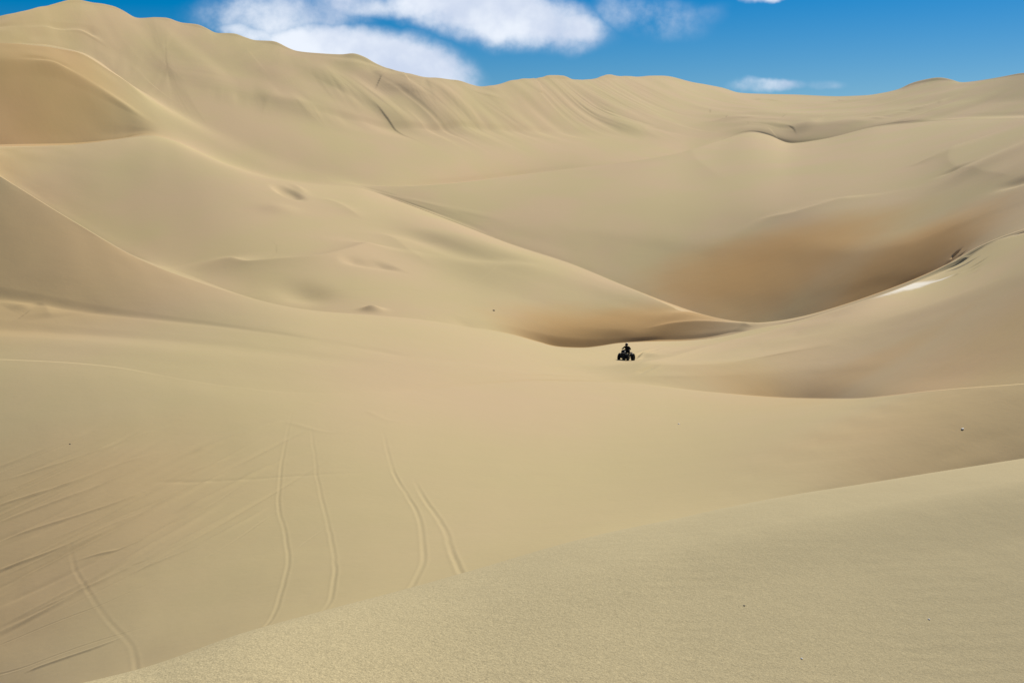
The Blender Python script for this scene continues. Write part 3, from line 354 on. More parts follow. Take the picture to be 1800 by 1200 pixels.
for pts, h, w1, w2 in [
    ([(690,128),(740,158),(790,185),(850,222)], 2.0, 3, 8), ([(845,158),(872,185),(892,214),(905,236)], 2.0, 3, 8), ([(935,150),(950,172),(1010,188),(1065,186)], -1.6, 5, 9),
    ([(1040,150),(1062,180),(1085,205),(1120,232),(1190,240)], 1.8, 4, 9), ([(1150,150),(1110,172),(1050,178)], 1.6, 5, 8), ([(612,100),(650,128),(700,150),(730,180)], 1.8, 3, 8),
    ([(430,72),(480,95),(540,112),(600,128)], 1.3, 3, 7), ([(345,50),(400,85),(470,120),(540,150)], 1.3, 3, 7), ([(240,40),(300,80),(350,125),(390,165)], 1.2, 3, 7),
    ([(180,100),(240,135),(290,152),(330,160)], -1.3, 6, 6), ([(340,155),(450,182),(560,207),(640,228)], .9, 2, 7), ([(1270,158),(1300,185),(1340,205)], 1.0, 5, 9),
    ([(1400,178),(1480,190),(1560,186),(1620,172)], 1.0, 4, 9), ([(1540,172),(1600,175),(1680,160),(1740,140)], .9, 3, 8), ([(1480,225),(1600,196),(1700,165)], .9, 3, 8),
    ([(120,10),(140,50),(170,85),(230,125)], 1.2, 3, 8), ([(560,150),(620,165),(690,178)], 1.2, 4, 7), ([(720,200),(780,210),(840,212)], 1.3, 5, 8)]:
    feature(pts, (lambda x, p, h=h, w1=w1: h*(.20 if pts[0][0] < 500 else .30 if pts[0][0] < 1250 else .38)*np.exp(-(x/(w1*2.6))**2)), 34, (.2,.25), rmin=262, wob=.35, seed=int(abs(h)*10)+pts[0][0])
def lump_img(u, v, wu, wv, h):
    a = np.array(pix(u, v, 258)); b = np.array(pix(u, v - wv*.6, 258)); r = math.hypot(*a)
    lump_at(u, v, h, wu/F*r*1.6, max(6.0, min(math.hypot(*(b-a))*.45, 40)), -math.atan2(a[0], a[1]) + rl.uniform(-.25, .25), 258)
rl = random.Random(21)
for q in range(46):                       # low cross benches on the far faces
    u0 = rl.uniform(-20, 1650); w_ = rl.uniform(60, 190); fr = rl.uniform(.15, .95)
    us = [u0 + w_*k/4 for k in range(5)]; vs_ = []
    for u in us:
        vS = float(np.interp(u, [0,128,345,520,640,750,850,1000,1150,1300,1480,1650,1800], [31,4,44,90,100,142,155,140,134,164,170,137,129]))
        vZ = float(np.interp(u, [0,130,300,500,700,900,1200,1390,1550,1800], [50,60,140,193,228,237,228,230,212,185]))
        vs_.append(vS + (max(vZ, vS + 25) - vS)*fr + rl.uniform(-3, 3))
    feature(list(zip(us, vs_)), (lambda x, p, h=rl.uniform(.35, .75)*(.4 if u0 < 380 else 1.0), w=rl.uniform(7, 14): h*np.exp(-(x/w)**2)), 45, (.3,.3), rmin=258)
for q in range(75):
    u = rl.choice((rl.uniform(380, 1250), rl.uniform(560, 1150), rl.uniform(0, 1800)))
    vS = float(np.interp(u, [0,128,345,520,640,750,850,1000,1150,1300,1480,1650,1800], [31,4,44,90,100,142,155,140,134,164,170,137,129]))
    vZ = float(np.interp(u, [0,130,300,500,700,900,1200,1390,1550,1800], [50,60,140,193,228,237,228,230,212,185]))
    if vZ - vS < 30: continue
    v = rl.uniform(vS + 18, vZ + 4)
    k = .4 + .6*math.exp(-((u - 780)/380)**2)
    lump_img(u, v, rl.uniform(16, 46), rl.uniform(7, 18), k*rl.uniform(.15, .5)*rl.choice((1, 1, -1)))
for (y, dy) in ((62, 0), (78, 4), (92, -3), (104, -4)):
    feature([(-20,y+12),(30,y+6+dy),(80,y+2),(118,y-6)], ridge(.22, 3.0, 5.0), 16, (.0,.3), rmin=262)

# lumpy far dune faces
fx, fy = GX, GY
share = np.zeros(GR.shape)
nk = PR.shape[1]
tt = GZ / GR
kS = np.searchsorted(np.cumsum([0]+seg_n), 0)
nrow = GR.shape[1]
iS = sum(seg_n[:-5]);  n_S = 240
zrow = np.arange(nrow)
wS = sstep(iS - n_S - 60, iS - n_S + 40, zrow) * (1 - .75*sstep(iS - 26, iS, zrow)) * (1 - sstep(iS, iS+12, zrow))
ang = R(12)
rx = fx*math.cos(ang) + fy*math.sin(ang); ry = -fx*math.sin(ang) + fy*math.cos(ang)
lump = np.zeros_like(GZ)
for sc, am, sd in ((40, 2.6, 1), (22, 1.0, 2)):
    n = vnoise(rx/sc + 31, ry/(sc*7.0) + 7, sd)
    lump += am * (0.5 - 2*np.abs(n))
UU = (900 + F*GX/np.maximum(GY, 1e-3))
wU = .35 + .65*np.exp(-((UU-760)/330)**2) + .25*sstep(1450, 1700, UU)
wU = wU * (1 - .6*np.exp(-((UU-1400)/110)**2)) * (1-.5*np.exp(-((UU-60)/150)**2))
GZ = GZ + lump * wS[None, :] * wU * 0.2

GS = 1.5                                   # metres: the quad bike sets the true size of the place
GX *= GS; GY *= GS; GZ *= GS; GR *= GS
# ------------------------------------------------------------------ the sheet of sand, all round the camera
def sheet():
    nc, nr = GR.shape
    a0, a1 = AZ[0], AZ[-1]
    nb = 120
    ba = np.linspace(a1, a0 + 2*math.pi, nb + 2)[1:-1]
    f = sstep(0.25, 0.75, (ba - a1) / (a0 + 2*math.pi - a1))[:, None]
    br = GR[-1][None]*(1-f) + GR[0][None]*f; bz = GZ[-1][None]*(1-f) + GZ[0][None]*f
    bx = np.sin(ba)[:, None]*br; by = np.cos(ba)[:, None]*br
    X = np.concatenate([GX, bx]); Y = np.concatenate([GY, by]); Z = np.concatenate([GZ, bz])
    n = X.shape[0]
    co = np.stack([X, Y, Z], -1).reshape(-1, 3)
    co = np.vstack([co, [[0, 0, -2.25*GS]]]).astype(np.float32)
    i = np.arange(n); i2 = (i+1) % n; j = np.arange(nr-1)
    I, J = np.meshgrid(i, j, indexing='ij'); I2 = np.broadcast_to(i2[:, None], I.shape)
    quads = np.stack([I*nr+J, I2*nr+J, I2*nr+J+1, I*nr+J+1], -1).reshape(-1, 4)[:, ::-1]
    tris = np.stack([np.full(n, len(co)-1), i2*nr, i*nr], -1)[:, ::-1]
    me = bpy.data.meshes.new('sand_dunes')
    nq, nt = len(quads), len(tris)
    me.vertices.add(len(co)); me.vertices.foreach_set('co', co.ravel())
    me.loops.add(nq*4 + nt*3); me.loops.foreach_set('vertex_index', np.concatenate([quads.ravel(), tris.ravel()]).astype(np.int32))
    me.polygons.add(nq+nt)
    me.polygons.foreach_set('loop_start', np.concatenate([np.arange(nq)*4, nq*4 + np.arange(nt)*3]).astype(np.int32))
    me.polygons.foreach_set('use_smooth', np.ones(nq+nt, bool))
    me.update(calc_edges=True)
    return me

# ------------------------------------------------------------------ materials
def nodes(name):
    m = bpy.data.materials.new(name); m.use_nodes = True
    nt = m.node_tree; b = nt.nodes['Principled BSDF']
    return m, nt, b
def N(nt, typ, **kw):
    n = nt.nodes.new(typ)
    for k, v in kw.items():
        if k.startswith('i_'): n.inputs[k[2:].replace('_', ' ')].default_value = v
        else: setattr(n, k, v)
    return n
def math_n(nt, op, a, b=None, c=None, clamp=False):
    n = nt.nodes.new('ShaderNodeMath'); n.operation = op; n.use_clamp = clamp
    for i, x in enumerate((a, b, c)):
        if x is None: continue
        if isinstance(x, (int, float)): n.inputs[i].default_value = x
        else: nt.links.new(x, n.inputs[i])
    return n.outputs[0]
def smooth(nt, x, a, b):
    n = nt.nodes.new('ShaderNodeMapRange'); n.interpolation_type = 'SMOOTHSTEP'; n.clamp = True
    nt.links.new(x, n.inputs['Value']); n.inputs['From Min'].default_value = a; n.inputs['From Max'].default_value = b
    return n.outputs['Result']

def sand_material():
    m, nt, b = nodes('sand')
    lk = nt.links.new
    geo = N(nt, 'ShaderNodeNewGeometry')
    pos = geo.outputs['Position']
    def noise(scale, detail=2, rough=.5, vec=pos):
        n = N(nt, 'ShaderNodeTexNoise'); lk(vec, n.inputs['Vector'])
        n.inputs['Scale'].default_value = scale; n.inputs['Detail'].default_value = detail; n.inputs['Roughness'].default_value = rough
        return n.outputs['Fac']
    ln = nt.nodes.new('ShaderNodeVectorMath'); ln.operation = 'LENGTH'; lk(pos, ln.inputs[0]); dist = ln.outputs['Value']
    near = math_n(nt, 'SUBTRACT', 1.0, smooth(nt, dist, 5.5, 12.0))       # coarse grains of the near crest
    # broad drifts of yellower and pinker sand
    mp = N(nt, 'ShaderNodeMapping'); lk(pos, mp.inputs['Vector']); mp.inputs['Scale'].default_value = (1, .5, 1)
    n1 = noise(.04, 3, .5, mp.outputs[0]); n2 = noise(.4, 3)
    mixc = N(nt, 'ShaderNodeMix', data_type='RGBA')
    mixc.inputs[6].default_value = SAND_A; mixc.inputs[7].default_value = SAND_B
    f = math_n(nt, 'ADD', math_n(nt, 'MULTIPLY', smooth(nt, n1, .3, .7), .75), math_n(nt, 'MULTIPLY', n2, .25))
    lk(f, mixc.inputs[0])
    # warm shade painted orange on dim slopes and hollows; bowl also holds red sand
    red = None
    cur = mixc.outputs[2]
    for (cx, cy), ra, rb, amt, colr in RED_SHADE:
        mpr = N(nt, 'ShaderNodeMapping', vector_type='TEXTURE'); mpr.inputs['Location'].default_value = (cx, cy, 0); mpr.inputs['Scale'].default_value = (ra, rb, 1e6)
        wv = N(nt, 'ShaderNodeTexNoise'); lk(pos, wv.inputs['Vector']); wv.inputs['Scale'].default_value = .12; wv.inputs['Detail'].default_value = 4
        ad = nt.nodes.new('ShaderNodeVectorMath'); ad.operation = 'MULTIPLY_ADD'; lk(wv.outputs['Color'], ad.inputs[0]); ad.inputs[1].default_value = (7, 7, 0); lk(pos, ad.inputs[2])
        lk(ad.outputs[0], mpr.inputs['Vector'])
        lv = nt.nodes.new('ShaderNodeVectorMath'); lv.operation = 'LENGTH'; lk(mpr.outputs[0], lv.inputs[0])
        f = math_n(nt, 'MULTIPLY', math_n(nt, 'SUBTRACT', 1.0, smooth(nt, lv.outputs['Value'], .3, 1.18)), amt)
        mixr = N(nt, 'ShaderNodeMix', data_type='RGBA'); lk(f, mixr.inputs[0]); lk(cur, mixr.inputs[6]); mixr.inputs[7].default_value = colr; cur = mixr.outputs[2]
    # lit rim of the right crest painted pale, with dark debris beside it
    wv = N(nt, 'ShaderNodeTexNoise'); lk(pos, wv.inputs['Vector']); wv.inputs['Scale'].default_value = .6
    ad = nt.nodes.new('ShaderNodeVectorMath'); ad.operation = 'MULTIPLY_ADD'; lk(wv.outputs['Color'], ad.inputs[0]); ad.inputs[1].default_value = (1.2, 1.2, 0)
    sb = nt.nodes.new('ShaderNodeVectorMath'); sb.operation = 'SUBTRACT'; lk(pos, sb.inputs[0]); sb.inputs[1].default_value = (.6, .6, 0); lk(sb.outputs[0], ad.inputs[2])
    for p0, p1, wid, amt, colr in [((1540,522),(1590,506),1.3,.7,RIM_LIGHT), ((1575,511),(1632,494),2.0,.95,RIM_LIGHT), ((1615,499),(1672,484),2.2,.8,RIM_LIGHT), ((1672,474),(1712,456),1.6,.75,(.15,.12,.075,1))]:
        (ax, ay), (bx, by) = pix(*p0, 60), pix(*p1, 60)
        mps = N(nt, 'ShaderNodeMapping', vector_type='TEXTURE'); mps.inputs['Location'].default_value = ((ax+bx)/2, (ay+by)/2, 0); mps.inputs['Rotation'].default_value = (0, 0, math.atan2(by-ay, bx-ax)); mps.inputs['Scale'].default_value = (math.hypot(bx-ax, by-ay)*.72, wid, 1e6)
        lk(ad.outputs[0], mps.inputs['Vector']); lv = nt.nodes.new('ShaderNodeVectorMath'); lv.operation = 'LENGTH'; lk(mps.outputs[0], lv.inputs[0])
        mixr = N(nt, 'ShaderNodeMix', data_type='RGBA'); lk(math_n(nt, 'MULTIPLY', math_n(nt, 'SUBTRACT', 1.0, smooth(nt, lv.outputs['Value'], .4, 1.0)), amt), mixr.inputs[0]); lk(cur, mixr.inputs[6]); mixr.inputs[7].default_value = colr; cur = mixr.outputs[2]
    # coarser, duller sand of the near crest
    mixr = N(nt, 'ShaderNodeMix', data_type='RGBA'); lk(math_n(nt, 'MULTIPLY', math_n(nt, 'SUBTRACT', 1.0, smooth(nt, dist, 9.0, 16.0)), .7), mixr.inputs[0]); lk(cur, mixr.inputs[6]); mixr.inputs[7].default_value = (.470, .398, .226, 1); cur = mixr.outputs[2]
    # grain colour
    g1 = noise(42, 2, .7); g2 = noise(120, 1, .6)
    gr = math_n(nt, 'ADD', math_n(nt, 'MULTIPLY', math_n(nt, 'SUBTRACT', g1, .5), .8), math_n(nt, 'MULTIPLY', math_n(nt, 'SUBTRACT', g2, .5), 1.8))
    gfac = math_n(nt, 'ADD', 1.0, math_n(nt, 'MULTIPLY', gr, math_n(nt, 'ADD', .05, math_n(nt, 'MULTIPLY', near, .62))))
    mul = N(nt, 'ShaderNodeVectorMath', operation='SCALE'); lk(cur, mul.inputs[0]); lk(gfac, mul.inputs['Scale'])
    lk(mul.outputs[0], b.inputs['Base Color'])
    b.inputs['Roughness'].default_value = SAND_ROUGH
    b.inputs['Specular IOR Level'].default_value = SAND_SPEC
    # bumps: grains, wind ripples near, soft unevenness far
    w = N(nt, 'ShaderNodeTexWave', wave_type='BANDS', bands_direction='Y', wave_profile='SIN')
    mp2 = N(nt, 'ShaderNodeMapping'); lk(pos, mp2.inputs['Vector']); mp2.inputs['Rotation'].default_value = (0, 0, R(-14))
    lk(mp2.outputs[0], w.inputs['Vector']); w.inputs['Scale'].default_value = 2.6; w.inputs['Distortion'].default_value = 5; w.inputs['Detail'].default_value = 3; w.inputs['Detail Scale'].default_value = 1.2
    h = math_n(nt, 'MULTIPLY', w.outputs['Fac'], math_n(nt, 'MULTIPLY', near, math_n(nt, 'MULTIPLY', smooth(nt, noise(.9, 2), .38, .62), .0022)))
    h = math_n(nt, 'ADD', h, math_n(nt, 'MULTIPLY', g1, math_n(nt, 'ADD', .0008, math_n(nt, 'MULTIPLY', near, .0035))))
    h = math_n(nt, 'ADD', h, math_n(nt, 'MULTIPLY', g2, math_n(nt, 'MULTIPLY', near, .001)))
    h = math_n(nt, 'ADD', h, math_n(nt, 'MULTIPLY', noise(3.5, 3), .006))
    h = math_n(nt, 'ADD', h, math_n(nt, 'MULTIPLY', noise(.35, 3), .03))
    bp = N(nt, 'ShaderNodeBump'); bp.inputs['Distance'].default_value = 1.0; bp.inputs['Strength'].default_value = 1.0
    lk(h, bp.inputs['Height']); lk(bp.outputs[0], b.inputs['Normal'])
    return m

def off(p, d=3.5): return (p[0]+d, p[1]+d)
STAIN_SHADE = (.545, .322, .118, 1); RIM_LIGHT = (.78, .72, .60, 1)  # shade tint with the bowl's red stain; highlight painted on the crest rim
RED_SHADE = [(off(pix(1390, 455, 195)), 26, 34, .8, STAIN_SHADE), (off(pix(1270, 470, 195)), 20, 26, .6, STAIN_SHADE), (off(pix(1090, 592, 190)), 22, 18, .8, STAIN_SHADE), (off(pix(1590, 462, 195)), 17, 24, .85, STAIN_SHADE), (off(pix(1440, 690, 98)), 14, 6, .28, STAIN_SHADE), (off(pix(90, 190, 350)), 34, 46, .4, STAIN_SHADE), (off(pix(20, 470, 70)), 20, 20, .3, STAIN_SHADE), (off(pix(-20, 960, 30)), 14, 18, .22, STAIN_SHADE), (off(pix(1790, 600, 90)), 20, 26, .25, STAIN_SHADE), (off(pix(1800, 780, 55)), 10, 10, .25, STAIN_SHADE)]
SAND_A = (.520, .422, .214, 1); SAND_B = (.552, .406, .238, 1); SAND_ROUGH = .9; SAND_SPEC = .08
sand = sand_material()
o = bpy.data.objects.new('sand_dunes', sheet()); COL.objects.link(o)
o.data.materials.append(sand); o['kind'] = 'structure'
o['label'] = 'rolling pale sand dunes around a deep hollow'

# ------------------------------------------------------------------ quad bike and its rider
def simple(name, col, rough=.5, spec=.5, metal=0.0, grain=0.0):
    m, nt, b = nodes(name); b.inputs['Roughness'].default_value = rough; b.inputs['Specular IOR Level'].default_value = spec; b.inputs['Metallic'].default_value = metal
    n = N(nt, 'ShaderNodeTexNoise'); n.inputs['Scale'].default_value = 14; n.inputs['Detail'].default_value = 3
    mx = N(nt, 'ShaderNodeMix', data_type='RGBA'); nt.links.new(n.outputs['Fac'], mx.inputs[0])
    mx.inputs[6].default_value = tuple(c*(1-.3) for c in col[:3]) + (1,); mx.inputs[7].default_value = tuple(c*(1+.3) for c in col[:3]) + (1,)
    nt.links.new(mx.outputs[2], b.inputs['Base Color'])
    return m
RUB = simple('tyre_rubber', (.012,.012,.012), .85, .2); PLA = simple('black_plastic', (.008,.008,.008), .5, .25); MET = simple('dark_steel', (.05,.05,.055), .4, .5, .8)
SEA = simple('seat_vinyl', (.012,.011,.011), .6); WHI = simple('white_plastic', (.62,.62,.60), .35); CLO = simple('black_cloth', (.010,.009,.011), .9, .1)
HEL = simple('helmet_shell', (.020,.015,.010), .3); GLA = simple('lamp_glass', (.35,.36,.37), .12); GOG = simple('goggle_lens', (.03,.02,.01), .1); SKI = simple('skin', (.30,.17,.11), .6, .3)
AMBR = simple('amber_lens', (.55,.25,.05), .25)

def add_box(bm, c, s, rot=(0,0,0), bev=.0, taper=1.0):
    g = bmesh.ops.create_cube(bm, size=1.0); vs = g['verts']
    for v in vs:
        k = taper if v.co.z > 0 else 1.0
        v.co = Vector((v.co.x*s[0]*k, v.co.y*s[1]*k, v.co.z*s[2]))
    M = Matrix.Translation(Vector(c)) @ (Matrix.Rotation(rot[2],4,'Z') @ Matrix.Rotation(rot[1],4,'Y') @ Matrix.Rotation(rot[0],4,'X'))
    bmesh.ops.transform(bm, matrix=M, verts=vs)
    if bev:
        es = list({e for v in vs for e in v.link_edges}); bmesh.ops.bevel(bm, geom=es, offset=bev, segments=2, affect='EDGES', profile=.5)
def add_tube(bm, pts, r, n=8):
    pts = [Vector(p) for p in pts]; rings = []
    for i, p in enumerate(pts):
        d = (pts[min(i+1, len(pts)-1)] - pts[max(i-1, 0)]).normalized()
        a = d.orthogonal().normalized() if i == 0 else (rings[-1][1] - d*rings[-1][1].dot(d)).normalized()
        b = d.cross(a); rr = r[i] if isinstance(r, (list, tuple)) else r
        rings.append(([bm.verts.new(p + (a*math.cos(2*math.pi*k/n) + b*math.sin(2*math.pi*k/n))*rr) for k in range(n)], a))
    for (A, _), (B, _) in zip(rings, rings[1:]):
        for k in range(n): bm.faces.new((A[k], A[(k+1)%n], B[(k+1)%n], B[k]))
    bm.faces.new(rings[0][0][::-1]); bm.faces.new(rings[-1][0])
def add_lathe(bm, prof, c, axis='X', n=24):
    rings = []
    for (h, r) in prof:
        ring = []
        for k in range(n):
            a = 2*math.pi*k/n; p = (h, r*math.cos(a), r*math.sin(a)) if axis == 'X' else (r*math.cos(a), r*math.sin(a), h)
            ring.append(bm.verts.new(Vector(c) + Vector(p)))
        rings.append(ring)
    for A, B in zip(rings, rings[1:]):
        for k in range(n): bm.faces.new((A[k], A[(k+1)%n], B[(k+1)%n], B[k]))
    bm.faces.new(rings[0][::-1]); bm.faces.new(rings[-1])
def add_ball(bm, c, r, sc=(1,1,1), seg=16):
    g = bmesh.ops.create_uvsphere(bm, u_segments=seg, v_segments=seg//2+2, radius=r)
    for v in g['verts']: v.co = Vector((v.co.x*sc[0], v.co.y*sc[1], v.co.z*sc[2])) + Vector(c)
def obj(name, bm, mat, parent=None, smooth=True):
    bmesh.ops.recalc_face_normals(bm, faces=bm.faces[:])
    me = bpy.data.meshes.new(name); bm.to_mesh(me); bm.free(); me.materials.append(mat)
    if smooth:
        for p in me.polygons: p.use_smooth = True
        try: me.set_sharp_from_angle(angle=R(40))
        except Exception: pass
    o = bpy.data.objects.new(name, me); COL.objects.link(o); o.parent = parent
    return o
def B(): return bmesh.new()

QX, QY = pix(1100, 633.0, 90)
QZ = float(ground(QX, QY))
print('quad at', QX, QY, QZ, 'px/m', F / math.hypot(QX, QY))
e = .7
gx = (ground(QX+e, QY) - ground(QX-e, QY)) / (2*e); gy = (ground(QX, QY+e) - ground(QX, QY-e)) / (2*e)
nrm = Vector((-gx, -gy, 1)).normalized()
YAW = R(180 - 28)                      # nose towards the camera and a little to its left
fw = Vector((-math.sin(YAW), math.cos(YAW), 0)); fw = (fw - nrm*fw.dot(nrm)).normalized(); rt = fw.cross(nrm).normalized()
QM = Matrix(((rt.x, fw.x, nrm.x, QX), (rt.y, fw.y, nrm.y, QY), (rt.z, fw.z, nrm.z, QZ - .025), (0,0,0,1)))
quad = bpy.data.objects.new('quad_bike', None); COL.objects.link(quad); quad.matrix_world = QM; quad.empty_display_size = .3
quad['label'] = 'black quad bike driving out of the hollow on the pale sand'; quad['category'] = 'quad bike'

bm = B(); add_tube(bm, [(-.16,-.70,.42),(-.17,-.2,.40),(-.16,.35,.42),(-.12,.78,.50)], .022); add_tube(bm, [(.16,-.70,.42),(.17,-.2,.40),(.16,.35,.42),(.12,.78,.50)], .022)
add_box(bm, (0,.02,.46), (.40,.70,.36), bev=.04); add_box(bm, (0,.12,.24), (.46,1.10,.10), bev=.02)
obj('frame', bm, MET, quad)
bm = B(); add_box(bm, (0,-.22,.79), (.30,.78,.13), bev=.05, taper=.85); obj('seat', bm, SEA, quad)
bm = B(); add_box(bm, (0,.30,.80), (.26,.42,.20), (R(10),0,0), .06, .7); obj('fuel_tank', bm, PLA, quad)
body = bm = B(); add_box(bm, (0,.62,.74), (.46,.40,.34), (R(-18),0,0), .08, .72); add_box(bm, (0,.80,.58), (.42,.12,.30), (R(-25),0,0), .03); add_box(bm, (0,.82,.36), (.40,.10,.22), (R(15),0,0), .03)
body = obj('front_fairing', bm, PLA, quad)
bm = B(); add_box(bm, (0,.865,.66), (.15,.02,.13), (R(-25),0,0), .008); p = obj('number_panel', bm, WHI, body); p['label'] = 'pale front panel'
for sx in (-1, 1):
    bm = B()
    for a0, a1 in ((0,1),):
        for k in range(9):
            a = R(20 + 140*k/8); b2 = R(20 + 140*(k+1)/8)
            if k == 8: break
            y0, z0 = .62 + .36*math.cos(a), .32 + .36*math.sin(a); y1, z1 = .62 + .36*math.cos(b2), .32 + .36*math.sin(b2)
            add_box(bm, (sx*.34, (y0+y1)/2, (z0+z1)/2), (.24, math.hypot(y1-y0, z1-z0)*1.15, .022), (math.atan2(z1-z0, y1-y0),0,0), .006)
    obj('front_fender', bm, PLA, quad)
bm = B()
for sx in (-1, 1):
    for k in range(8):
        a = R(15 + 150*k/8); b2 = R(15 + 150*(k+1)/8)
        y0, z0 = -.62 + .37*math.cos(a), .32 + .37*math.sin(a); y1, z1 = -.62 + .37*math.cos(b2), .32 + .37*math.sin(b2)
        add_box(bm, (sx*.36, (y0+y1)/2, (z0+z1)/2), (.30, math.hypot(y1-y0, z1-z0)*1.15, .022), (math.atan2(z1-z0, y1-y0),0,0), .006)
add_box(bm, (0,-.70,.73), (.5,.42,.05), bev=.02)
obj('rear_fender', bm, PLA, quad)
bm = B(); add_box(bm, (.30,-.66,.735), (.16,.30,.03), (0,R(10),0), .01); p = obj('fender_glint', bm, WHI, quad); p['label'] = 'white plate standing in for a sun glint on the rear fender'  # white plate added in place of a sun glint on the fender
bm = B(); add_box(bm, (0,-.93,.70), (.26,.03,.06), bev=.01); obj('tail_light', bm, AMBR, quad)
for sx in (-1, 1):
    bm = B(); add_ball(bm, (sx*.115,.845,.745), .052, (1,.6,.8)); obj('headlight', bm, GLA, quad)
bm = B(); add_tube(bm, [(0,.42,.86),(0,.36,1.02)], .026); add_tube(bm, [(-.40,.26,1.08),(-.30,.30,1.07),(-.10,.36,1.02),(.10,.36,1.02),(.30,.30,1.07),(.40,.26,1.08)], .013)
bar = obj('handlebar', bm, MET, quad)
for sx in (-1, 1):
    bm = B(); add_tube(bm, [(sx*.41,.255,1.082),(sx*.30,.30,1.07)], .018); obj('grip', bm, RUB, bar)
    bm = B(); add_tube(bm, [(sx*.27,.33,1.06),(sx*.33,.36,1.06),(sx*.40,.335,1.07)], .007); obj('brake_lever', bm, MET, bar)
bm = B(); add_box(bm, (0,.37,1.05), (.14,.07,.06), (R(-30),0,0), .02); obj('instrument_pod', bm, PLA, bar)
bm = B(); add_tube(bm, [(-.22,.80,.42),(-.20,.98,.46),(.20,.98,.46),(.22,.80,.42)], .02); add_tube(bm, [(-.17,.82,.58),(-.15,.97,.62),(.15,.97,.62),(.17,.82,.58)], .018)
add_tube(bm, [(-.14,.975,.46),(-.12,.97,.62)], .014); add_tube(bm, [(.14,.975,.46),(.12,.97,.62)], .014); obj('front_bumper', bm, MET, quad)
bm = B(); add_tube(bm, [(-.24,-.48,.78),(-.26,-.95,.79),(.26,-.95,.79),(.24,-.48,.78)], .014)
for x in (-.13, 0, .13): add_tube(bm, [(x,-.50,.78),(x,-.95,.79)], .010)
obj('rear_rack', bm, MET, quad)
for sx in (-1, 1):
    for yy_ in (.62, -.62):
        bm = B(); add_tube(bm, [(sx*.12,yy_+.10,.36),(sx*.36,yy_,.30)], .016); add_tube(bm, [(sx*.12,yy_-.10,.36),(sx*.36,yy_,.30)], .016); add_tube(bm, [(sx*.15,yy_-.02,.66),(sx*.32,yy_,.32)], [.034,.026]); obj('suspension_arm', bm, MET, quad)
        wd = .20 if yy_ > 0 else .26; rd = .285
        wh = bpy.data.objects.new('wheel', None); COL.objects.link(wh); wh.parent = quad; wh.location = (sx*.46, yy_, rd); wh.empty_display_size = .1
        if yy_ > 0: wh.rotation_euler = (0, 0, R(6))
        bm = B(); h = wd/2
        add_lathe(bm, [(-h*.55,.135),(-h*.9,.165),(-h,.22),(-h*.85,.262),(-h*.5,.28),(0,.285),(h*.5,.28),(h*.85,.262),(h,.22),(h*.9,.165),(h*.55,.135)], (0,0,0), n=32)
        for k in range(20):
            a = 2*math.pi*k/20
            for s_ in (-1, 1): add_box(bm, (s_*h*.48, .284*math.cos(a + s_*.08), .284*math.sin(a + s_*.08)), (h*.8, .035, .026), (a + s_*.08,0,0), .0)
        obj('tyre', bm, RUB, wh)
        bm = B(); add_lathe(bm, [(-h*.5,.138),(-h*.2,.10),(-h*.1,.03),(h*.1,.03),(h*.2,.10),(h*.5,.138)], (0,0,0), n=24); obj('rim', bm, MET, wh)
for sx in (-1, 1):
    bm = B(); add_box(bm, (sx*.31,.04,.30), (.26,.62,.05), bev=.01); obj('footrest', bm, PLA, quad)

# rider: one continuous skinned body, seated and leaning to the bars
rider = bpy.data.objects.new('person', None); COL.objects.link(rider); rider.matrix_world = QM; rider.empty_display_size = .3
rider['label'] = 'rider in black clothes and dark helmet seated on the quad bike'; rider['category'] = 'person'
V = [(0,-.26,.92,.165,.14), (0,-.20,1.05,.215,.150), (0,-.10,1.18,.240,.155), (0,-.02,1.27,.215,.135), (0,.03,1.36,.070,.065), (0,.07,1.41,.064,.062), (0,.10,1.49,.078,.092), (0,.095,1.575,.070,.082)]
E = [(0,1),(1,2),(2,3),(3,4),(4,5),(5,6),(6,7)]
def chain(start, pts):
    prev = start
    for p in pts: V.append(p); E.append((prev, len(V)-1)); prev = len(V)-1
for sx in (-1, 1):
    chain(3, [(sx*.20,-.02,1.29,.092,.092),(sx*.335,.00,1.20,.074,.074),(sx*.41,.04,1.09,.064,.066),(sx*.39,.15,1.09,.056,.056),(sx*.355,.235,1.095,.038,.040)])
    chain(0, [(sx*.15,-.20,.90,.125,.12),(sx*.27,.04,.90,.110,.110),(sx*.36,.24,.87,.105,.110),(sx*.35,.21,.66,.095,.095),(sx*.31,.12,.46,.058,.060),(sx*.30,.09,.385,.050,.054),(sx*.30,.17,.36,.042,.034),(sx*.305,.25,.355,.032,.024)])
me = bpy.data.meshes.new('body'); me.from_pydata([v[:3] for v in V], E, []); me.update()
bo = bpy.data.objects.new('body', me); COL.objects.link(bo)
sk = bo.modifiers.new('skin', 'SKIN'); sk.use_smooth_shade = True
for i, v in enumerate(me.skin_vertices[0].data): v.radius = (V[i][3], V[i][4]); v.use_root = (i == 0)
ss_ = bo.modifiers.new('sub', 'SUBSURF'); ss_.levels = 2; ss_.render_levels = 2
dg = bpy.context.evaluated_depsgraph_get(); me2 = bpy.data.meshes.new_from_object(bo.evaluated_get(dg)); me2.name = 'body'
bo.modifiers.clear(); bo.data = me2; bo.parent = rider; me2.materials.clear(); me2.materials.append(CLO)
for p in me2.polygons: p.use_smooth = True
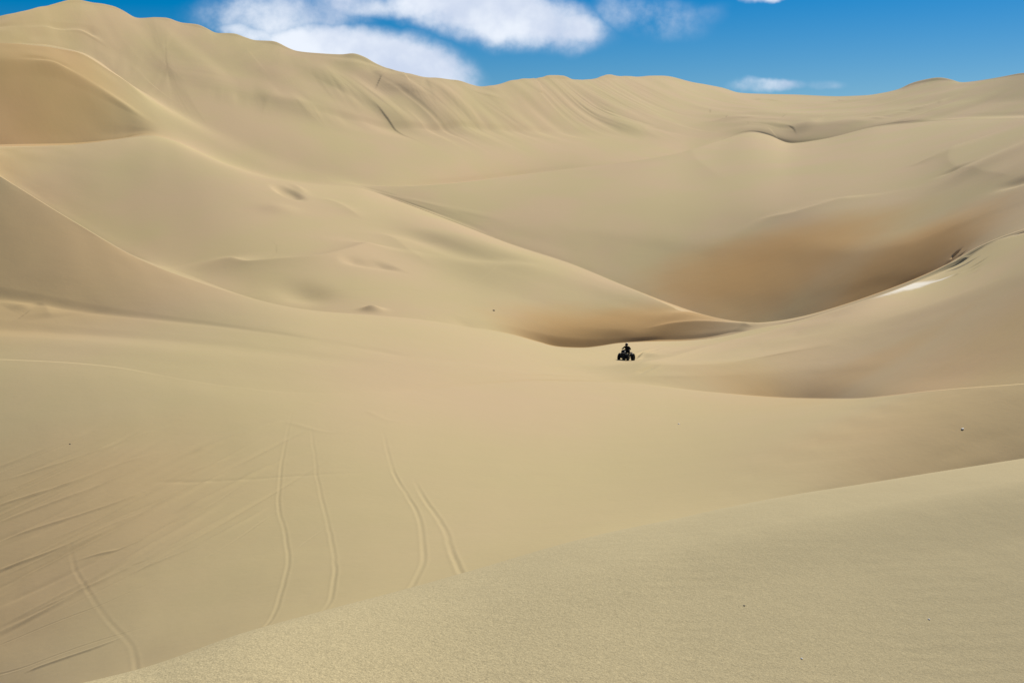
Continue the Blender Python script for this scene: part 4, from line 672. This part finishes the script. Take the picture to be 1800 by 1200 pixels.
# helmet with peak, chin bar and goggles
bm = B(); add_ball(bm, (0,.035,1.60), .150, (.90,1.08,.96), 24)
dl = [f for f in bm.faces if (lambda c: c.y > .12 and 1.54 < c.z < 1.65 and abs(c.x) < .11)(f.calc_center_median())]
bmesh.ops.delete(bm, geom=dl, context='FACES')
dl = [f for f in bm.faces if f.calc_center_median().z < 1.475]
bmesh.ops.delete(bm, geom=dl, context='FACES')
add_tube(bm, [(-.115,.08,1.52),(-.09,.19,1.515),(0,.235,1.515),(.09,.19,1.515),(.115,.08,1.52)], [.03,.034,.036,.034,.03])
bmesh.ops.translate(bm, verts=bm.verts[:], vec=(0,.06,-.07)); hm = obj('helmet', bm, HEL, rider)
bm = B(); add_box(bm, (0,.215,1.70), (.19,.16,.014), (R(8),0,0), .006); bmesh.ops.translate(bm, verts=bm.verts[:], vec=(0,.06,-.07)); obj('peak', bm, HEL, hm)
bm = B(); add_ball(bm, (0,.125,1.595), .085, (1.05,.75,.55)); bmesh.ops.translate(bm, verts=bm.verts[:], vec=(0,.06,-.07)); obj('goggles', bm, GOG, hm)
bm = B(); add_ball(bm, (0,.125,1.552), .05, (1.0,.8,.7)); add_ball(bm, (0,.172,1.565), .014, (1,1,1.3)); bmesh.ops.translate(bm, verts=bm.verts[:], vec=(0,.06,-.07)); obj('face', bm, SKI, rider)
for sx in (-1, 1):
    bm = B(); add_ball(bm, (sx*.352,.262,1.098), .042, (1.05,1.0,.55), 12)
    ax = Vector((sx*.11, -.045, .012)).normalized()
    for k in range(4):
        c = Vector((sx*.322,.292,1.074)) + ax*(.022*k); ln_ = (.92, 1.0, .97, .82)[k]
        add_tube(bm, [c + Vector((0,-.012,.026)), c + Vector((0,.022*ln_,.024)), c + Vector((0,.030*ln_,.0)), c + Vector((0,.014,-.022*ln_)), c + Vector((0,-.008,-.022*ln_))], [.0105,.0105,.010,.0095,.008], 6)
    add_tube(bm, [(sx*.325,.255,1.095),(sx*.303,.275,1.075),(sx*.305,.300,1.052),(sx*.315,.312,1.050)], [.014,.012,.011,.009], 6)
    obj('glove', bm, CLO, rider)
    bm = B(); add_box(bm, (sx*.30,.165,.385), (.105,.29,.07), bev=.025); add_tube(bm, [(sx*.29,.085,.39),(sx*.29,.085,.56)], [.062,.066], 12); obj('boot', bm, PLA, rider)

# ------------------------------------------------------------------ small stones lying on the sand
def stone(name, u, v, size, mat, label, cat, rmin=0.0, seed=1):
    x, y = pix(u, v, rmin); z = float(ground(x, y)); r_ = random.Random(seed)
    bm = B(); bmesh.ops.create_icosphere(bm, subdivisions=2, radius=size/2)
    for vv in bm.verts:
        k = 1 + r_.uniform(-.14, .14); vv.co = Vector((vv.co.x*1.25*k, vv.co.y*.9*k, vv.co.z*.42*k))
    o = obj(name, bm, mat); o.location = (x, y, z + size*.12); o.rotation_euler = (0, 0, r_.uniform(0, 3))
    o['label'] = label; o['category'] = cat
    return o
PALE = simple('pale_stone', (.80,.79,.76), .6); DARK = simple('dark_stone', (.06,.05,.04), .8)
stone('stone', 868, 546, .42, DARK, 'small dark stone alone on the slope behind the middle crest', 'stone', 130, 3)
stone('pebble', 1193, 745, .13, PALE, 'white pebble on the open slope between the quad bike and the near crest', 'pebble', 20, 4)
stone('pebble', 1692, 754, .13, PALE, 'white pebble on the far right slope above the near crest', 'pebble', 20, 5)
stone('pebble', 123, 780, .09, DARK, 'dark pebble on the left slope above the wind lines', 'pebble', 15, 6)
stone('pebble', 1409, 1157, .013, PALE, 'white grain sized pebble at the bottom of the near crest', 'pebble', 0, 7)
stone('pebble', 1633, 1088, .013, PALE, 'white grain sized pebble high on the near crest at right', 'pebble', 0, 8)
stone('pebble', 1308, 1064, .012, DARK, 'dark grain sized pebble on the near crest', 'pebble', 0, 9)

# ------------------------------------------------------------------ sun and sky
SUN_AZ, SUN_EL = R(35), R(42)        # to the right of the view, ahead of the camera
sd = bpy.data.lights.new('sun', 'SUN'); sd.energy = 4.3; sd.angle = R(.53); sd.color = (1, .94, .82)
so = bpy.data.objects.new('sun', sd); COL.objects.link(so)
dirv = Vector((math.sin(SUN_AZ)*math.cos(SUN_EL), math.cos(SUN_AZ)*math.cos(SUN_EL), math.sin(SUN_EL)))
so.rotation_euler = dirv.to_track_quat('Z', 'Y').to_euler(); so.location = (30, 40, 60)

w = bpy.data.worlds.new('World'); S.world = w; w.use_nodes = True
nt = w.node_tree; nt.nodes.clear(); lk = nt.links.new
out = N(nt, 'ShaderNodeOutputWorld'); bg = N(nt, 'ShaderNodeBackground'); lk(bg.outputs[0], out.inputs[0])
bg.inputs['Strength'].default_value = .05
sky = N(nt, 'ShaderNodeTexSky', sky_type='NISHITA', sun_disc=False)
sky.sun_elevation = SUN_EL; sky.sun_rotation = SUN_AZ; sky.air_density = 1.0; sky.dust_density = .3; sky.ozone_density = 4; sky.altitude = 400
hsv = N(nt, 'ShaderNodeHueSaturation'); lk(sky.outputs[0], hsv.inputs['Color']); hsv.inputs['Saturation'].default_value = 1.75; hsv.inputs['Value'].default_value = 1.12; hsv.inputs['Hue'].default_value = .506
tc = N(nt, 'ShaderNodeTexCoord'); sep = N(nt, 'ShaderNodeSeparateXYZ'); lk(tc.outputs['Generated'], sep.inputs[0])
yy = math_n(nt, 'MAXIMUM', sep.outputs['Y'], .05)
cx = math_n(nt, 'DIVIDE', sep.outputs['X'], yy); cz = math_n(nt, 'DIVIDE', sep.outputs['Z'], yy)
cmb = N(nt, 'ShaderNodeCombineXYZ'); lk(cx, cmb.inputs[0]); lk(cz, cmb.inputs[1])
nz = N(nt, 'ShaderNodeTexNoise'); lk(cmb.outputs[0], nz.inputs['Vector']); nz.inputs['Scale'].default_value = 14; nz.inputs['Detail'].default_value = 5; nz.inputs['Roughness'].default_value = .55
nz2 = N(nt, 'ShaderNodeTexNoise'); lk(cmb.outputs[0], nz2.inputs['Vector']); nz2.inputs['Scale'].default_value = 26; nz2.inputs['Detail'].default_value = 7; nz2.inputs['Roughness'].default_value = .6
warp = N(nt, 'ShaderNodeVectorMath', operation='MULTIPLY_ADD'); lk(nz.outputs['Color'], warp.inputs[0]); warp.inputs[1].default_value = (.05, .030, 0)
sub = N(nt, 'ShaderNodeVectorMath', operation='SUBTRACT'); lk(cmb.outputs[0], sub.inputs[0]); sub.inputs[1].default_value = (.025, .015, 0); lk(sub.outputs[0], warp.inputs[2])
sw = N(nt, 'ShaderNodeSeparateXYZ'); lk(warp.outputs[0], sw.inputs[0]); wx, wz = sw.outputs[0], sw.outputs[1]
def blob(u, v, a, b, rot, amt, hard=1.0):
    """one puff: centre and radii in degrees of sky given from photo pixels"""
    x = (u-900)/F; y = (600-v)/F; fwd = CP + y*SP; up = -SP + y*CP
    X0, Z0 = x/fwd, up/fwd
    c, s = math.cos(R(rot)), math.sin(R(rot))
    dx = math_n(nt, 'SUBTRACT', wx, X0); dz = math_n(nt, 'SUBTRACT', wz, Z0)
    p = math_n(nt, 'DIVIDE', math_n(nt, 'ADD', math_n(nt, 'MULTIPLY', dx, c), math_n(nt, 'MULTIPLY', dz, s)), a/F)
    q = math_n(nt, 'DIVIDE', math_n(nt, 'SUBTRACT', math_n(nt, 'MULTIPLY', dz, c), math_n(nt, 'MULTIPLY', dx, s)), b/F)
    d = math_n(nt, 'SQRT', math_n(nt, 'ADD', math_n(nt, 'MULTIPLY', p, p), math_n(nt, 'MULTIPLY', q, q)))
    return math_n(nt, 'MULTIPLY', math_n(nt, 'SUBTRACT', 1.0, smooth(nt, d, max(0.0, hard-.75), hard+.25)), amt)
blobs = [(690,120,170,75,-14,1.0), (600,85,150,55,-6,.95), (500,20,190,60,0,.55), (445,55,80,26,-8,.6), (880,25,200,62,-8,1.0), (990,45,90,36,-4,.8), (800,10,160,36,-5,.9), (620,5,160,28,0,.6),
         (1140,25,130,50,-5,.36), (1345,153,80,15,0,.40), (1440,152,70,14,0,.24), (1360,-6,70,14,0,.8), (1240,20,60,30,10,.18),
         (300,-160,400,70,-4,.8), (1200,-260,500,90,5,.8), (2200,-100,300,60,0,.7), (-500,60,300,70,3,.7)]
acc = None
for bl in blobs:
    d = blob(*bl); acc = d if acc is None else math_n(nt, 'MAXIMUM', acc, d)
dens = math_n(nt, 'ADD', acc, math_n(nt, 'MULTIPLY', math_n(nt, 'SUBTRACT', nz2.outputs['Fac'], .5), math_n(nt, 'MULTIPLY', smooth(nt, acc, .02, .4), 1.15)))
front = smooth(nt, sep.outputs['Y'], .1, .3)
dens = math_n(nt, 'MULTIPLY', smooth(nt, dens, .06, .88), front)
mx = N(nt, 'ShaderNodeMix', data_type='RGBA'); lk(dens, mx.inputs[0]); lk(hsv.outputs[0], mx.inputs[6]); 
cs = N(nt, 'ShaderNodeMix', data_type='RGBA'); cs.inputs[6].default_value = (10.6, 12.0, 14.8, 1); cs.inputs[7].default_value = (14.6, 15.6, 17.2, 1)
lk(smooth(nt, nz.outputs['Fac'], .35, .62), cs.inputs[0]); lk(cs.outputs[2], mx.inputs[7])
lk(mx.outputs[2], bg.inputs['Color'])

S.view_settings.view_transform = 'Standard'; S.view_settings.look = 'None'; S.view_settings.gamma = 1; S.view_settings.use_curve_mapping = False
S.view_settings.exposure = 0.22
S.render.engine = 'CYCLES'
